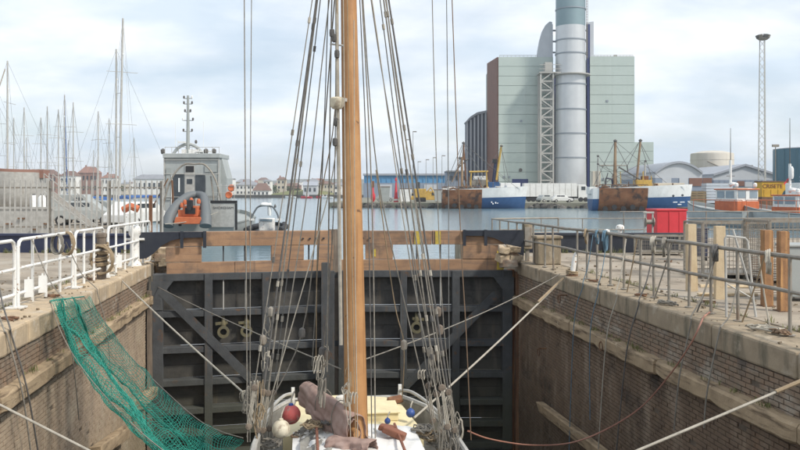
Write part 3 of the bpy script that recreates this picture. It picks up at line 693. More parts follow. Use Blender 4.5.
cage(703, 768, 18.6, 1.30, 1.2, 'galvanised mesh cage with open top standing behind a pale timber post')
cage(770, 850, 17.4, 1.38, 1.3, 'galvanised mesh cage standing behind the orange steel columns')
cage(640, 686, 25.6, .62, .6, 'low galvanised mesh cage in front of the black parapet', .12)
# free-standing tube frame and leaning mesh panels
a = G(738, 318); t = thing('tube_frame', 'galvanised bent tube frame leaning behind the railing between timber post and orange column', 'frame', a, -PSI)
b = MB(); D = F * CZ / 125
def loc(u, v): return ((u - 738) / F * D, 0.1 + (v - 318) * -.002, CZ - (v - HV) / F * D)
b.tube([loc(729, 318), loc(731, 262), loc(731.5, 240), loc(733, 237), loc(752, 239), loc(754.5, 242), loc(757, 300), loc(759, 320)], .02, 7); b.build('tube', 'galv_light', t, smooth=True)
b = MB(); b.tube([loc(740, 230), loc(757, 300)], .018, 6); b.build('brace', 'galv_light', t); b = MB(); b.tube([loc(731, 285), loc(757, 300)], .014, 6); b.build('brace', 'galv_light', t)
a = W(752, HV, 15.2); t = thing('mesh_panel', 'rusty wire mesh panel standing low behind the near railing', 'mesh panel', (a.x, a.y, 0), -PSI)
for i in range(17):
    b = MB(); b.bar((0, 0, .06 + i * .045), (1.15, 0, .06 + i * .045), .008, .008); b.build('wire', 'rust_dark', t)
for x in (0, .4, .8, 1.15):
    b = MB(); b.bar((x, .012, 0), (x, .012, .83), .02, .02); b.build('bar', 'galv', t)
# grey bin and dark crate behind
a = G(797, 300); t = thing('grey_bin', 'pale grey wheeled bin behind the orange steel columns', 'bin', a, -PSI)
b = MB(); b.prism([(-.22, .08), (.22, .08), (.28, 1.0), (-.28, 1.0)], lambda x, y, k: (x, -.25 + .5 * k, y)); b.build('body', 'grey_paint', t, bevel=.02)
b = MB(); b.bb(-.3, .3, -.28, .28, 1.002, 1.06); b.build('lid', 'grey_paint', t, bevel=.02)
for s_ in (-1, 1):
    b = MB(); b.lathe([(.08, -.02), (.08, .02)], 10, (s_ * .2, .2, .081), Matrix.Rotation(R(90), 3, 'Y')); b.build('wheel', 'black_rubber', t)
a = W(694, HV, 23.5); t = thing('crate', 'dark blue plastic crate on wheels beside the mesh cage', 'crate', (a.x, a.y, 0), -PSI)
b = MB(); b.bb(0, .42, 0, .5, .14, .92); b.build('body', 'navy_paint', t, bevel=.02)
for x in (.06, .36):
    b = MB(); b.lathe([(.07, -.02), (.07, .02)], 10, (x, .03, .071), Matrix.Rotation(R(90), 3, 'Y')); b.build('wheel', 'black_rubber', t)
b = MB(); b.bb(-.015, .435, -.015, .515, .922, .97); b.build('rim', 'navy_paint', t)
# red cabinet beyond the parapet
a = W(657, HV, 28.5); t = thing('red_cabinet', 'bright red steel cabinet beyond the black parapet', 'cabinet', (a.x, a.y, 0), -PSI + R(6))
k = 28.5 / F
b = MB(); b.bb(0, 31 * k, 0, .9, 0, 1.36); b.build('body', 'red_paint', t, bevel=.01)
b = MB(); b.bb(-.03, 31 * k + .03, -.03, .93, 1.362, 1.43); b.build('lid', 'red_paint', t, bevel=.01)
b = MB(); b.bb(.40 * 31 * k, .405 * 31 * k + .03, -.02, -.002, .1, 1.34); b.build('door_edge', 'red_paint', t)
b = MB(); b.bb(.74 * 31 * k, .98 * 31 * k, -.014, -.002, .1, 1.33); b.build('door', 'red_paint', t, bevel=.004)
# thin distant railing beyond the parapet
a = W(500, HV, 30); t = thing('pipe_railing', 'thin grey pipe railing beyond the black parapet, against the water', 'railing', (a.x, a.y, 0), -PSI)
Lw = 330 / F * 30
for z in (1.04, 1.30, .62):
    b = MB(); b.tube([(0 if z < 1.2 else 4.5, 0, z), (Lw, 0, z + .02)], .02, 6); b.build('rail', 'galv', t)
for i in range(9):
    b = MB(); b.tube([(Lw * i / 8, 0, 0), (Lw * i / 8, 0, 1.04 if i < 3 else 1.3)], .02, 6); b.build('post', 'galv', t)
# white davit post with a lamp by the red cabinet
a = W(648, HV, 27.6); t = thing('winch_stand', 'pale grey winch stand with cable drum beside the red cabinet', 'winch', (a.x, a.y, 0), -PSI)
b = MB(); b.bar((-.12, 0, 0), (-.12, 0, 1.3), .045, .06); b.build('post', 'galv_light', t); b = MB(); b.bar((.16, 0, 0), (.16, 0, 1.3), .045, .06); b.build('post', 'galv_light', t)
b = MB(); b.lathe([(.16, -.15), (.16, -.12), (.08, -.12), (.08, .12), (.16, .12), (.16, .15)], 12, (.05, 0, 1.0), Matrix.Rotation(R(90), 3, 'Y')); b.build('drum', 'galv', t)
b = MB(); b.bb(-.16, .2, -.05, .05, 1.302, 1.36); b.build('head', 'galv_light', t)
# small white inspection hood beyond the parapet
a = W(620, HV, 28); t = thing('vent_hood', 'small white vent hood beyond the black parapet', 'vent', (a.x, a.y, 0), -PSI)
b = MB(); b.lathe([(.07, 0), (.07, .72), (.15, .74), (.15, .82), (.10, .88), (.0, .9)], 10); b.build('pipe', 'white_paint', t, smooth=True)
a = W(607, HV, 28); t = thing('vent_hood', 'slim white vent pipe beside the larger vent hood', 'vent', (a.x, a.y, 0), -PSI)
b = MB(); b.lathe([(.05, 0), (.05, .62), (.10, .64), (.10, .70), (0, .74)], 10); b.build('pipe', 'white_paint', t, smooth=True)

# ================================================================== ropes across and down the dock
def cat(p, q, sag, n=16):
    return [p.lerp(q, i / n) - Vector((0, 0, sag * 4 * (i / n) * (1 - i / n))) for i in range(n + 1)]
def rope(pts, r, m, label, name='mooring_line', n=6, cat_='rope', group=None):
    c = Vector(pts[0]); b = MB(); b.tube([Vector(p) - c for p in pts], r, n); o = b.build(name, m, smooth=True); o.location = c; tag(o, label, cat_, group); return o
rope(cat(G(113, 274) + Vector((0, 0, .05)), W(254, 402, 13.0), .04), .017, 'rope_white', 'pale mooring rope from the left quay down to the boat')
rope(cat(G(563, 281) + Vector((0, 0, .05)), W(414, 418, 13.0), .05), .018, 'rope_white', 'pale mooring rope from the right quay down to the boat')
pB = G(563, 281) + Vector((0, 0, .05)); pe = pB.lerp(W(414, 418, 13.0), .22)
rope([pB + Vector((0, 0, .012)), pe + Vector((0, 0, .005))], .026, 'rope_tan', 'tan chafe sleeve on the mooring rope at the right dock edge', 'rope_sleeve', cat_='sleeve')
rope(cat(W(158, 287, 22.2), W(341, 369, 12.1), .05), .010, 'rope_grey', 'thin line from the left gate pivot to the foot of the mast', 'thin_line')
rope(cat(G(560, 276) + Vector((0, 0, .05)), W(366, 359, 12.1), .10), .010, 'rope_grey', 'thin line from the right quay to the foot of the mast', 'thin_line')
rope(cat(W(-80, 364, 9.4), W(250, 533, 8.3), .0), .014, 'rope_white', 'pale mooring rope rising from the bow to the left quay, crossing the brick wall')
pD, pE = W(832, 368.5, 9.5), W(480, 517, 8.5)
rope(cat(pD, pE, .0), .016, 'rope_white', 'pale mooring rope rising from the bow to the right quay, with a brown sleeve')
rope([pD + Vector((0, 0, .008)), pD.lerp(pE, .175) + Vector((0, 0, .004))], .026, 'rope_tan', 'brown chafe sleeve on the bow rope at the right quay', 'rope_sleeve', cat_='sleeve')
def spline(pts, n=6):
    P = [pts[0]] + list(pts) + [pts[-1]]; o = []
    for i in range(1, len(P) - 2):
        for k in range(n):
            t_ = k / n; a, b_, c, d = P[i - 1], P[i], P[i + 1], P[i + 2]
            o.append(.5 * ((2 * b_) + (c - a) * t_ + (2 * a - 5 * b_ + 4 * c - d) * t_ ** 2 + (3 * b_ - a - 3 * c + d) * t_ ** 3))
    o.append(P[-1]); return o
rope(spline([W(468, 431, 13), W(490, 439, 13.6), W(530, 445, 14.6), W(570, 443, 15), W(605, 430, 14.9), W(640, 408, 14.2), W(668, 377, 13.2), W(690, 345, 12.4), W(700, 325, 12.3), G(704, 318) + Vector((0, 0, .02)), G(712, 312) + Vector((0, 0, .02))]), .014, 'hose_red', 'thin red hose sagging from the boat to the right dock edge', 'hose', cat_='hose')
def hang(rail_pt, ue, ve, ub, vb, m, r, label, xo, side):
    e = G(ue, ve); x = XR - .2 if side > 0 else XL + .2
    b_ = WXL(ub, vb, x); e2 = Vector((x, (e.y * .8 + b_.y * .2), -.95))
    pts = [rail_pt, rail_pt.lerp(e, .5) - Vector((0, 0, .15)), e + Vector((0, 0, .02)), Vector((XR - .03 if side > 0 else XL + .03, e.y, -.1)), e2, b_]
    rope(spline(pts), r, m, label, 'hanging_rope')
up = Vector((0, 0, 1))
hang(on_rail(593) + up * 1.05, 583, 283, 569, 452, 'rope_blue', .009, 'blue rope hanging down the right dock wall nearest the gate', 0, 1)
hang(on_rail(607) + up * 1.05, 598, 288, 590, 420, 'rope_blue', .009, 'shorter blue rope hanging down the right dock wall', 0, 1)
hang(on_rail(626) + up * 1.05, 616, 294, 598, 455, 'rope_white', .012, 'pale rope hanging straight down the right dock wall beside the blue ropes', 0, 1)
hang(on_rail(655) + up * 1.05, 639, 301, 616, 455, 'rope_dark', .013, 'dark rope hanging down the right dock wall from the railing', 0, 1)
hang(on_rail(716) + up * 1.05, 691, 318, 674, 430, 'rope_grey', .013, 'grey rope from the timber post railing hanging down the right wall', 0, 1)
hang(on_rail(738) + up * .6, 722, 327, 704, 428, 'rope_grey', .012, 'second grey rope hanging down the right wall in front of the orange columns', 0, 1)
hang(on_base(32) + up * 1.15, 68, 306, 79, 420, 'rope_grey', .010, 'thin grey rope from a white barrier down the left wall beside the net', 0, -1)
hang(on_base(-6) + up * 1.0, 10, 329, 41, 470, 'rope_dark', .013, 'dark rope hanging down the left wall farthest from the gate', 0, -1)
hang(on_base(-14) + up * 1.0, 4, 331, 33, 470, 'rope_grey', .012, 'grey rope hanging down the left wall beside a dark one', 0, -1)
hang(on_base(66) + up * 1.0, 96, 289, 112, 400, 'rope_grey', .010, 'thin grey rope from the rope coil hanging behind the green net', 0, -1)
def leanrope(u0, v0, u1, v1, m, r, label):
    rope(cat(u0, v0, .05), r, m, label, 'lashing')
for ua, z1, ub, vb, m_, lab in ((672, 1.1, 654, 300, 'rope_grey', 'grey lashing slanting from the railing to the coping by the red cabinet'), (718, 1.1, 697, 312, 'rope_dark', 'dark lashing slanting from the railing to the coping by the timber post'), (637, 1.1, 627, 292, 'rope_tan', 'tan lashing slanting from the railing beside the blue coils'),
                            (758, 1.1, 770, 328, 'rope_white', 'white lashing slanting from the railing to a rope heap'), (765, 1.1, 742, 322, 'rope_tan', 'tan lashing slanting from the railing in front of the tube frame')):
    rope(cat(on_rail(ua) + up * z1, G(ub, vb), .04), .013, m_, lab, 'lashing')

# ================================================================== green net from the left coping to the boat
def P_(l): return [W(*q) for q in l]
E1 = spline(P_([(84, 296.5, 15.3), (97, 318, 15.4), (125, 351, 15.2), (160, 386, 14.4), (196, 418, 13.3), (220, 431, 12.7), (243, 438, 12.2)]), 10)
E0 = spline(P_([(50, 301, 12.9), (58, 325, 12.95), (72, 353, 12.7), (93, 382, 12.3), (120, 412, 11.8), (150, 440, 11.3), (190, 470, 10.9)]), 10)
t = thing('safety_net', 'green safety net slung from the left dock edge down to the boat', 'net', W(50, 301, 12.9))
def netpt(a, bq):            # a along 0..1, b across 0..1
    i = min(len(E0) - 2, int(a * (len(E0) - 1))); f = a * (len(E0) - 1) - i
    p = E0[i].lerp(E0[i + 1], f); q = E1[i].lerp(E1[i + 1], f); s_ = p.lerp(q, bq)
    k = 4 * bq * (1 - bq)
    s_ -= Vector((0, 0, .42 * k * a + .05 * k)); s_.x += .10 * math.sin(bq * 14 + a * 5) * (1 - a * .6); s_.z += .06 * math.sin(bq * 19 + a * 4) * (1 - .5 * a)
    nv = noise.noise_vector(s_ * 2.6) * .06 * min(1, a * 5) + noise.noise_vector(s_ * 9.0) * .016; s_ += nv
    s_.x = max(s_.x, XL + .03 - (1 - min(1, a * 14)) * .06); return s_
b = MB(); NA, NB = 80, 38
for i in range(NA + 1): b.tube([netpt(i / NA, j / NB) for j in range(NB + 1)], .0042, 3, caps=False)
for j in range(NB + 1): b.tube([netpt(i / NA, j / NB) for i in range(NA + 1)], .0042, 3, caps=False)
b.build('mesh', 'net_green', t, world=True)
# gathered folds
for c0, c1, wd, off in ((.30, .62, .10, .10), (.12, .45, .07, .14), (.55, .80, .08, .08)):
    b = MB()
    for j in range(9):
        bj = -1 + 2 * j / 8
        b.tube([netpt(i / NA, min(.99, max(.01, c0 + (c1 - c0) * i / NA + wd * bj * (.35 + .65 * i / NA)))) - Vector((0, 0, off * (1 - bj * bj))) + Vector((.05, -.05, 0)) for i in range(0, NA + 1)], .006, 3, caps=False)
    for i in range(NA + 1):
        b.tube([netpt(i / NA, min(.99, max(.01, c0 + (c1 - c0) * i / NA + wd * (-1 + 2 * j / 8) * (.35 + .65 * i / NA)))) - Vector((0, 0, off * (1 - (-1 + j / 4) ** 2))) + Vector((.05, -.05, 0)) for j in range(9)], .006, 3, caps=False)
    b.build('fold', 'net_green', t, world=True)
for E, nm in ((E1, 'edge_rope'), (E0, 'edge_rope')):
    b = MB(); b.tube(E, .008, 5); b.build(nm, 'rope_grey', t, world=True)
b = MB(); b.tube([E0[0], E1[0]], .012, 5); b.build('edge_rope', 'net_green', t, world=True)
# ================================================================== hull lofting
def prof(f):
    pts = [(0, .06), (.08, .42), (.2, .72), (.4, .92), (.7, .99), (1, 1.0)]
    for (a, x), (b_, y) in zip(pts, pts[1:]):
        if f <= b_: return x + (y - x) * (f - a) / (b_ - a)
    return 1.0
def hull(st, f0=0.0, f1=1.0, n=8, deck=None, wall=.06, out=0.0, transom=True, flare=0.0):
    """st: stations (y, half breadth, keel z, sheer z) from stern to bow"""
    b = MB()
    def pt(s, f, sg): y, hb, zk, zs = s; return (sg * (hb * (prof(f) + flare * (f - .7)) + out), y, zk + (zs - zk) * f)
    for sg in (-1, 1): b.grid([[pt(s, f0 + (f1 - f0) * k / n, sg) for k in range(n + 1)] for s in st])
    if transom:
        for s in (st[0], st[-1]):
            L = [pt(s, f0 + (f1 - f0) * k / n, -1) for k in range(n, -1, -1)] + [pt(s, f0 + (f1 - f0) * k / n, 1) for k in range(n + 1)]
            b.add(L, [tuple(range(len(L)))])
    if f0 == 0:
        b.grid([[pt(s, 0, -1), pt(s, 0, 1)] for s in st])
    if deck is not None:
        rows = []
        for s in st:
            o = pt(s, f1, 1)[0]; i = max(.005, o - wall); z = pt(s, f1, 1)[2]
            rows.append([(-o, s[0], z), (-i, s[0], z), (-i, s[0], z - deck), (i, s[0], z - deck), (i, s[0], z), (o, s[0], z)])
        b.grid(rows)
    return b
def stations(L, n, hb, zk, zs, y0=0.0):
    return [(y0 + L * i / n, hb(i / n), zk(i / n), zs(i / n)) for i in range(n + 1)]

# ================================================================== sailing boat in the dock
MP = W(357, HV, 12.0); DZ = -2.1
t = thing('sailing_boat', 'gaff-rigged sailing boat with a tall varnished mast lying in the dock', 'sailing boat', (MP.x, MP.y, DZ), 0)
boat = t
def lp(u, v, D): return W(u, v, D) - Vector((MP.x, MP.y, DZ))
HB = [(2.95, 1.0), (2.5, 1.2), (2.0, 1.38), (1.0, 1.48), (0, 1.54), (-1.2, 1.55), (-2.5, 1.46), (-3.8, 1.2), (-5.0, .78), (-5.8, .36), (-6.3, .06)]
st = [(y, hb, -3.45 + .1 * max(0, -y - 3) ** 1.5, (.36 - .035 * max(0, y)) if y > -1 else .36 + .02 * (y + 1) ** 2) for y, hb in HB]
hull(st, 0, .92, deck=None).build('hull', 'hull_dark', t, smooth=True)
hull(st, .92, 1.0, n=2, deck=.42, wall=.07).build('bulwark', 'deck_grey', t)
# cap rail
for sg in (-1, 1):
    b = MB(); b.tube([(sg * (s[1] - .02), s[0], s[3] + .03) for s in st], .045, 6); b.build('cap_rail', 'galv_light', t, smooth=True)
b = MB(); b.tube([(-1.0, 2.95, st[0][3] + .02), (1.0, 2.95, st[0][3] + .02)], .03, 6); b.build('cap_rail', 'galv_light', t)
# aft rail bends seen at the quarters
for sg in (-1, 1):
    b = MB(); b.tube(spline([Vector((sg * .98, 2.9, .34)), Vector((sg * 1.0, 2.8, .42)), Vector((sg * 1.16, 2.3, .50)), Vector((sg * 1.38, 1.5, .46)), Vector((sg * 1.5, .7, .40))]), .03, 7); b.build('quarter_rail', 'galv_light', t, smooth=True)
    b = MB(); b.bar((sg * .99, 2.85, .1), (sg * .99, 2.85, .52), .06, .06); b.build('stanchion', 'white_paint', t)
# cream after deck house and hatch
b = MB(); rows = []
for i in range(7):
    f = i / 6; y = .72 + 2.15 * f; hw = 1.12 - .19 * f
    rows.append([(-hw, y, .0), (-hw, y, .26)] + [(-hw + 2 * hw * k / 8, y, .26 + .07 * (1 - (2 * k / 8 - 1) ** 2)) for k in range(1, 8)] + [(hw, y, .26), (hw, y, .0)])
b.grid(rows); b.f.append(tuple(range(11))); b.f.append(tuple(len(b.v) - 11 + k for k in range(11))); b.build('after_deck', 'cream_paint', t)
hp = lp(383, 409, 13.4)
b = MB(); b.bb(hp.x - .30, hp.x + .25, 1.25, 1.95, .30, .43); hat = b.build('hatch', 'cream_paint', t, bevel=.02)
b = MB(); b.bb(hp.x - .33, hp.x + .28, 1.22, 1.98, .432, .46); b.build('hatch_lid', 'cream_paint', hat, bevel=.01)
b = MB(); b.bb(-.30, -.08, 1.9, 2.5, .31, .45); b.build('locker', 'cream_paint', t, bevel=.02)
b = MB(); b.lathe([(.0, 0), (.11, .01), (.13, .06), (.10, .13), (0, .16)], 12, lp(342, 404, 13.6) * 1.0); b.build('vent_cowl', 'plastic_tarp', t, smooth=True)
# white coach roof
b = MB(); rows = []
for i in range(9):
    f = i / 8; y = -4.0 + 4.62 * f; hw = .72 + .24 * min(1, f * 1.8)
    rows.append([(-hw, y, .0), (-hw, y, .36)] + [(-hw + 2 * hw * k / 8, y, .36 + .10 * (1 - (2 * k / 8 - 1) ** 2) + random.uniform(-.004, .004)) for k in range(1, 8)] + [(hw, y, .36), (hw, y, .0)])
b.grid(rows); b.f.append(tuple(range(11))); b.f.append(tuple(len(b.v) - 11 + k for k in range(11))); b.build('coach_roof', 'white_clean', t)
for sg in (-1, 1):
    for y in (-2.6, -1.5, -.4):
        b = MB(); b.lathe([(.0, 0), (.12, 0), (.12, .012), (.0, .012)], 12, (sg * (.955 if y > -1.6 else .93), y, .2), Matrix.Rotation(R(90) * sg, 3, 'Y')); b.build('porthole', 'glass_dark', t)
b = MB(); b.tube([(-.6, -3.0, .52), (-.6, .3, .53)], .022, 6); b.build('grab_rail', 'wood_brown', t)
b = MB(); b.tube([(.6, -3.0, .52), (.6, .3, .53)], .022, 6); b.build('grab_rail', 'wood_brown', t)
# mast
H = 12.5
def mx_(z): return -.0178 * z
b = MB(); b.tube([(mx_(i * H / 30), 0, i * H / 30) for i in range(31)], [.181 - .0088 * (i * H / 30) for i in range(31)], 18); mast = b.build('mast', 'mast_wood', t, smooth=True)
for z in (7.6,):
    b = MB(); r = .1965 - .0098 * z; b.lathe([(r + .004, -.04), (r + .012, -.035), (r + .012, .035), (r + .004, .04)], 16, (mx_(z), 0, z)); b.build('mast_band', 'galv', mast)
# pale pole lashed up the port side of the mast, with a white lamp housing
b = MB(); b.tube([lp(341, 345, 11.85), lp(339, 200, 11.9), lp(337, 45, 11.9), lp(336, -140, 11.9)], .027, 8); b.build('gaff_pole', 'rope_white', t, smooth=True)
hd = lp(337, 102, 11.78)
b = MB(); b.lathe([(.0, -.11), (.07, -.10), (.10, -.06), (.105, .05), (.08, .07), (0, .075)], 12, hd); hs = b.build('lamp_housing', 'fender_white', t, smooth=True)
b = MB(); b.bar(hd + Vector((.02, 0, .04)), hd + Vector((.20, .12, .04)), .04, .05); b.build('bracket', 'galv_light', hs)
b = MB(); b.tube([lp(330, 44, 11.9), lp(346, 46, 11.9)], .014, 5); b.build('crosstree', 'galv_light', t)
for u, v in ((332, 33), (334, 38), (336, 122), (335, 142), (337, 54)):
    b = MB(); b.lathe([(0, -.07), (.035, -.05), (.04, .0), (.035, .05), (0, .07)], 8, lp(u, v, 11.85)); b.build('block', 'rope_dark', t, smooth=True)

# standing and running rigging: (points in the picture with their distance), radius, material, name
TOP = (349, -246, 12.0)
def base_pts(u, v, D): return (u, v, D)
rig = [
 # port shrouds
 ([TOP, (247, 437, 11.6)], .009, 'rope_grey', 'shroud'), ([(350, -246, 12.02), (256.5, 440, 12.0)], .017, 'rope_dark', 'shroud'), ([(348, -244, 11.98), (262, 440, 12.3)], .015, 'rope_grey', 'shroud'),
 ([(349, -240, 12.0), (268, 438, 12.7)], .010, 'wire', 'shroud'),
 ([(346, -150, 12.0), (331, 45, 12.1), (318, 205, 12.4), (302, 333, 12.6), (264, 412, 12.4)], .011, 'rope_grey', 'halyard'),
 ([(347, -150, 12.0), (324, 45, 12.2), (306, 200, 12.4), (276, 392, 12.5)], .010, 'rope_white', 'halyard'),
 ([(333, -60, 11.9), (331, 44, 12), (329, 200, 12), (327, 372, 12)], .012, 'rope_grey', 'halyard'), ([(336, -60, 11.9), (334, 200, 12), (322, 371, 12.6)], .009, 'rope_grey', 'halyard'),
 ([(337, -60, 11.8), (335, 110, 12), (319, 215, 12.2), (316, 360, 12.5)], .009, 'rope_tan', 'halyard'), ([(338, 120, 11.8), (327, 200, 12), (268, 408, 12.3)], .009, 'rope_white', 'halyard'),
 ([(329, -20, 12.0), (322, 180, 12.2), (312, 366, 12.8)], .009, 'wire', 'halyard'),
 ([(244, -60, 11.6), (245, 120, 11.6), (247.5, 442, 11.6)], .009, 'rope_grey', 'topping_line'), ([(252, -60, 11.8), (250.5, 160, 11.8), (250, 442, 11.8)], .007, 'rope_grey', 'topping_line'),
 # lines close to the mast
 ([(343, -20, 11.7), (347, 300, 11.7), (351, 452, 11.7)], .008, 'rope_white', 'halyard'), ([(347, -20, 11.7), (352, 260, 11.68), (356, 452, 11.66)], .008, 'rope_tan', 'halyard'), ([(354, 20, 11.75), (355, 260, 11.7), (358, 452, 11.66)], .007, 'rope_white', 'halyard'),
 ([(358, -40, 12.0), (368, 200, 12.0), (372, 452, 11.9)], .009, 'rope_dark', 'halyard'), ([(361, -20, 12.0), (372, 200, 12.0), (375.5, 452, 11.9)], .011, 'rope_grey', 'halyard'),
 ([(355, -140, 12.0), (363, 0, 12), (377, 170, 12.1), (404, 300, 12.3), (438, 446, 12.2)], .010, 'rope_grey', 'halyard'),
 # starboard shrouds
 ([(350, -246, 12.0), (449, 437, 11.6)], .010, 'rope_grey', 'shroud'), ([(351, -246, 12.0), (456, 440, 12.0)], .015, 'rope_dark', 'shroud'), ([(351, -243, 12.0), (443, 441, 12.3)], .013, 'rope_grey', 'shroud'), ([(350, -240, 12.0), (434, 430, 12.7)], .010, 'wire', 'shroud'),
 ([(353, -120, 12.0), (372, 0, 12), (410, 262, 12.3), (447, 441, 12.2)], .009, 'rope_white', 'halyard'), ([(355, -120, 12.0), (380, 60, 12.1), (420, 290, 12.4), (452, 442, 12.4)], .009, 'rope_grey', 'halyard'),
 ([(384, -20, 12), (398, 90, 12), (430, 290, 12.1), (446, 390, 12.2), (462, 442, 12.2)], .012, 'rope_grey', 'halyard'),
 ([(376, 170, 12), (394, 300, 12.4), (404, 345, 12.4), (402, 400, 13)], .009, 'rope_tan', 'halyard'),
 ([(431, -60, 11.6), (436, 150, 11.6), (444, 330, 11.8), (459, 442, 11.9)], .007, 'rope_grey', 'topping_line'), ([(446, -60, 12), (448.5, 200, 12), (449, 330, 12), (452, 440, 12)], .007, 'wire', 'topping_line'), ([(450, -60, 12), (460, 220, 12), (466, 330, 12), (471, 440, 12.1)], .008, 'rope_brown', 'topping_line'),
]
for pts, r, m_, nm in rig:
    P = [lp(*q) for q in pts]
    P = [P[0].lerp(P[1], i / 8) for i in range(9)] if len(P) == 2 else spline(P, 5)
    b = MB(); b.tube(P, r, 6); b.build(nm, m_, t, smooth=True)
# tackles on the shrouds: seizings, deadeyes and lanyards
def along(i, f):
    P = [lp(*q) for q in rig[i][0]]; return P[0].lerp(P[-1], f)
for i in (0, 1, 2, 3, 19, 20, 21, 22):
    if rig[i][3] != 'shroud': continue
    for f, rr in ((.985, .055), (.93, .055)):
        p = along(i, f); b = MB(); b.lathe([(0, -.035), (rr * .8, -.03), (rr, 0), (rr * .8, .03), (0, .035)], 10, p, Matrix.Rotation(R(90), 3, 'X')); b.build('deadeye', 'post_timber', t, smooth=True)
    for o_ in (-.025, 0, .025):
        b = MB(); b.tube([along(i, .985) + Vector((o_, -.02, 0)), along(i, .93) + Vector((o_ * .6, -.02, 0))], .008, 4); b.build('lanyard', 'rope_white', t)
    for f in (.36 + random.uniform(0, .05), .55 + random.uniform(0, .05), .72 + random.uniform(0, .05), .80 + random.uniform(0, .03), .87):
        p = along(i, f); q = along(i, f + .008); b = MB(); b.tube([p, q], .024, 6); b.build('seizing', random.choice(['rope_dark', 'rope_grey', 'rope_white']), t)
# hanging coils, tails and knots around the shroud feet
def mess(u, v, D, n, spread, m_s, seed):
    rnd = random.Random(seed)
    for k in range(n):
        c = lp(u + rnd.uniform(-spread, spread), v + rnd.uniform(-26, 22), D + rnd.uniform(-.35, .45)); h = rnd.uniform(.07, .24); w_ = rnd.uniform(.025, .06)
        a = rnd.uniform(0, 3.1); ax = Vector((math.cos(a), math.sin(a), 0)); tilt = rnd.uniform(-.25, .25); P = []
        for q in range(int(12 * rnd.choice((1.2, 2.3, 3.2)))):
            an = q * 2 * math.pi / 12; P.append(c + ax * (w_ * math.cos(an) * rnd.uniform(.7, 1.25) + tilt * h * math.sin(an)) + Vector((0, 0, h * math.sin(an) * rnd.uniform(.85, 1.1))) + Vector((-ax.y, ax.x, 0)) * (.004 * q))
        b = MB(); b.tube(P, rnd.choice((.006, .008, .010)), 5); b.build('rope_hank', rnd.choice(m_s), boat, smooth=True)
mess(256, 415, 12.0, 16, 10, ['rope_grey', 'rope_grey', 'rope_white', 'rope_tan', 'rope_dark'], 3)
mess(452, 425, 12.0, 13, 9, ['rope_grey', 'rope_grey', 'rope_white', 'rope_tan', 'rope_dark'], 4)
mess(432, 372, 12.4, 6, 7, ['rope_grey', 'rope_white', 'rope_dark'], 5)
mess(268, 350, 12.2, 5, 5, ['rope_grey', 'rope_white'], 6)
mess(326, 372, 12.2, 6, 5, ['rope_grey', 'rope_white'], 8)
mess(352, 395, 11.7, 6, 5, ['rope_white', 'rope_tan'], 9)
for u, v in ((438, 312), (440, 330), (302, 333), (327, 355), (322, 352), (404, 345), (263, 340), (271, 312), (430, 352)):
    b = MB(); b.lathe([(0, -.09), (.045, -.06), (.055, 0), (.045, .06), (0, .09)], 8, lp(u, v, 12.3)); b.build('block', random.choice(['post_timber', 'rope_dark', 'galv']), t, smooth=True)

# boom with the furled brown sail
ga, gb = lp(357, 434, 11.75), lp(309, 393, 13.1)
b = MB(); b.tube([ga, gb], .06, 10); b.build('boom', 'mast_wood', t, smooth=True)
def sail_fold(a, c, h0, h1, w0, w1, seed, nm, n=70, m=56, tip=.0):
    """loose canvas thrown over its spar: smooth along the ridge, gathered into soft folds towards the hems"""
    rnd = random.Random(seed); b = MB(); rows = []; d = (c - a).normalized(); sx = d.cross(Vector((0, 0, 1))).normalized(); ph = [rnd.uniform(0, 6.28) for _ in range(14)]
    for i in range(n + 1):
        f = i / n; ce = a.lerp(c, f); H_ = h0 + (h1 - h0) * f; W_ = w0 + (w1 - w0) * f; row = []
        sag = 1 + .07 * math.sin(f * 9 + ph[0]) + .05 * math.sin(f * 17 + ph[1])
        for j in range(m + 1):
            q = -1 + 2 * j / m; sd_ = abs(q); si = 1 if q > 0 else -1; o_ = 3 if si > 0 else 7
            fold = sd_ ** 1.5 * (.42 * math.sin(f * 15 + ph[o_] + 1.6 * math.sin(f * 5 + ph[o_ + 1])) + .22 * math.sin(f * 33 + ph[o_ + 2]))
            ln = .10 * math.sin(sd_ * 13 + ph[2] + 2 * math.sin(f * 6)) * (1 - .3 * sd_) + .05 * math.sin(sd_ * 27 + f * 8 + ph[11])
            th = min(1, sd_ * 2.2) * math.pi / 2
            x = si * W_ * (math.sin(th) + .22 * sd_ + fold * .9 + ln)
            z = H_ * sag * (.42 * math.cos(th) * 1.0 - .58 * max(0, sd_ - .42) / .58 * (1 + .16 * math.sin(f * 11 + ph[o_] * 2))) + .03 * ln
            row.append(ce + sx * x + Vector((0, 0, z)) + d * (.10 * H_ * math.sin(sd_ * 5 + ph[12]) * (f > .85) - tip * sd_ * (f > .999)))
        rows.append(row)
    b.grid(rows); o = b.build(nm, 'sailcloth', boat); o.data.polygons.foreach_set('use_smooth', [True] * len(o.data.polygons))
    sd = o.modifiers.new('cloth', 'SOLIDIFY'); sd.thickness = .008; return o
def sail_end(c, r, seed, nm): return None
sail_fold(lp(356, 432, 11.75), lp(306, 389, 13.2), .60, .36, .15, .10, 1, 'furled_sail')
sail_fold(lp(354, 434, 11.75), lp(312, 396, 13.0), .46, .30, .09, .07, 4, 'furled_sail')
sail_fold(lp(330, 443, 11.7), lp(374, 446, 11.3), .24, .20, .15, .12, 2, 'furled_sail', n=40)
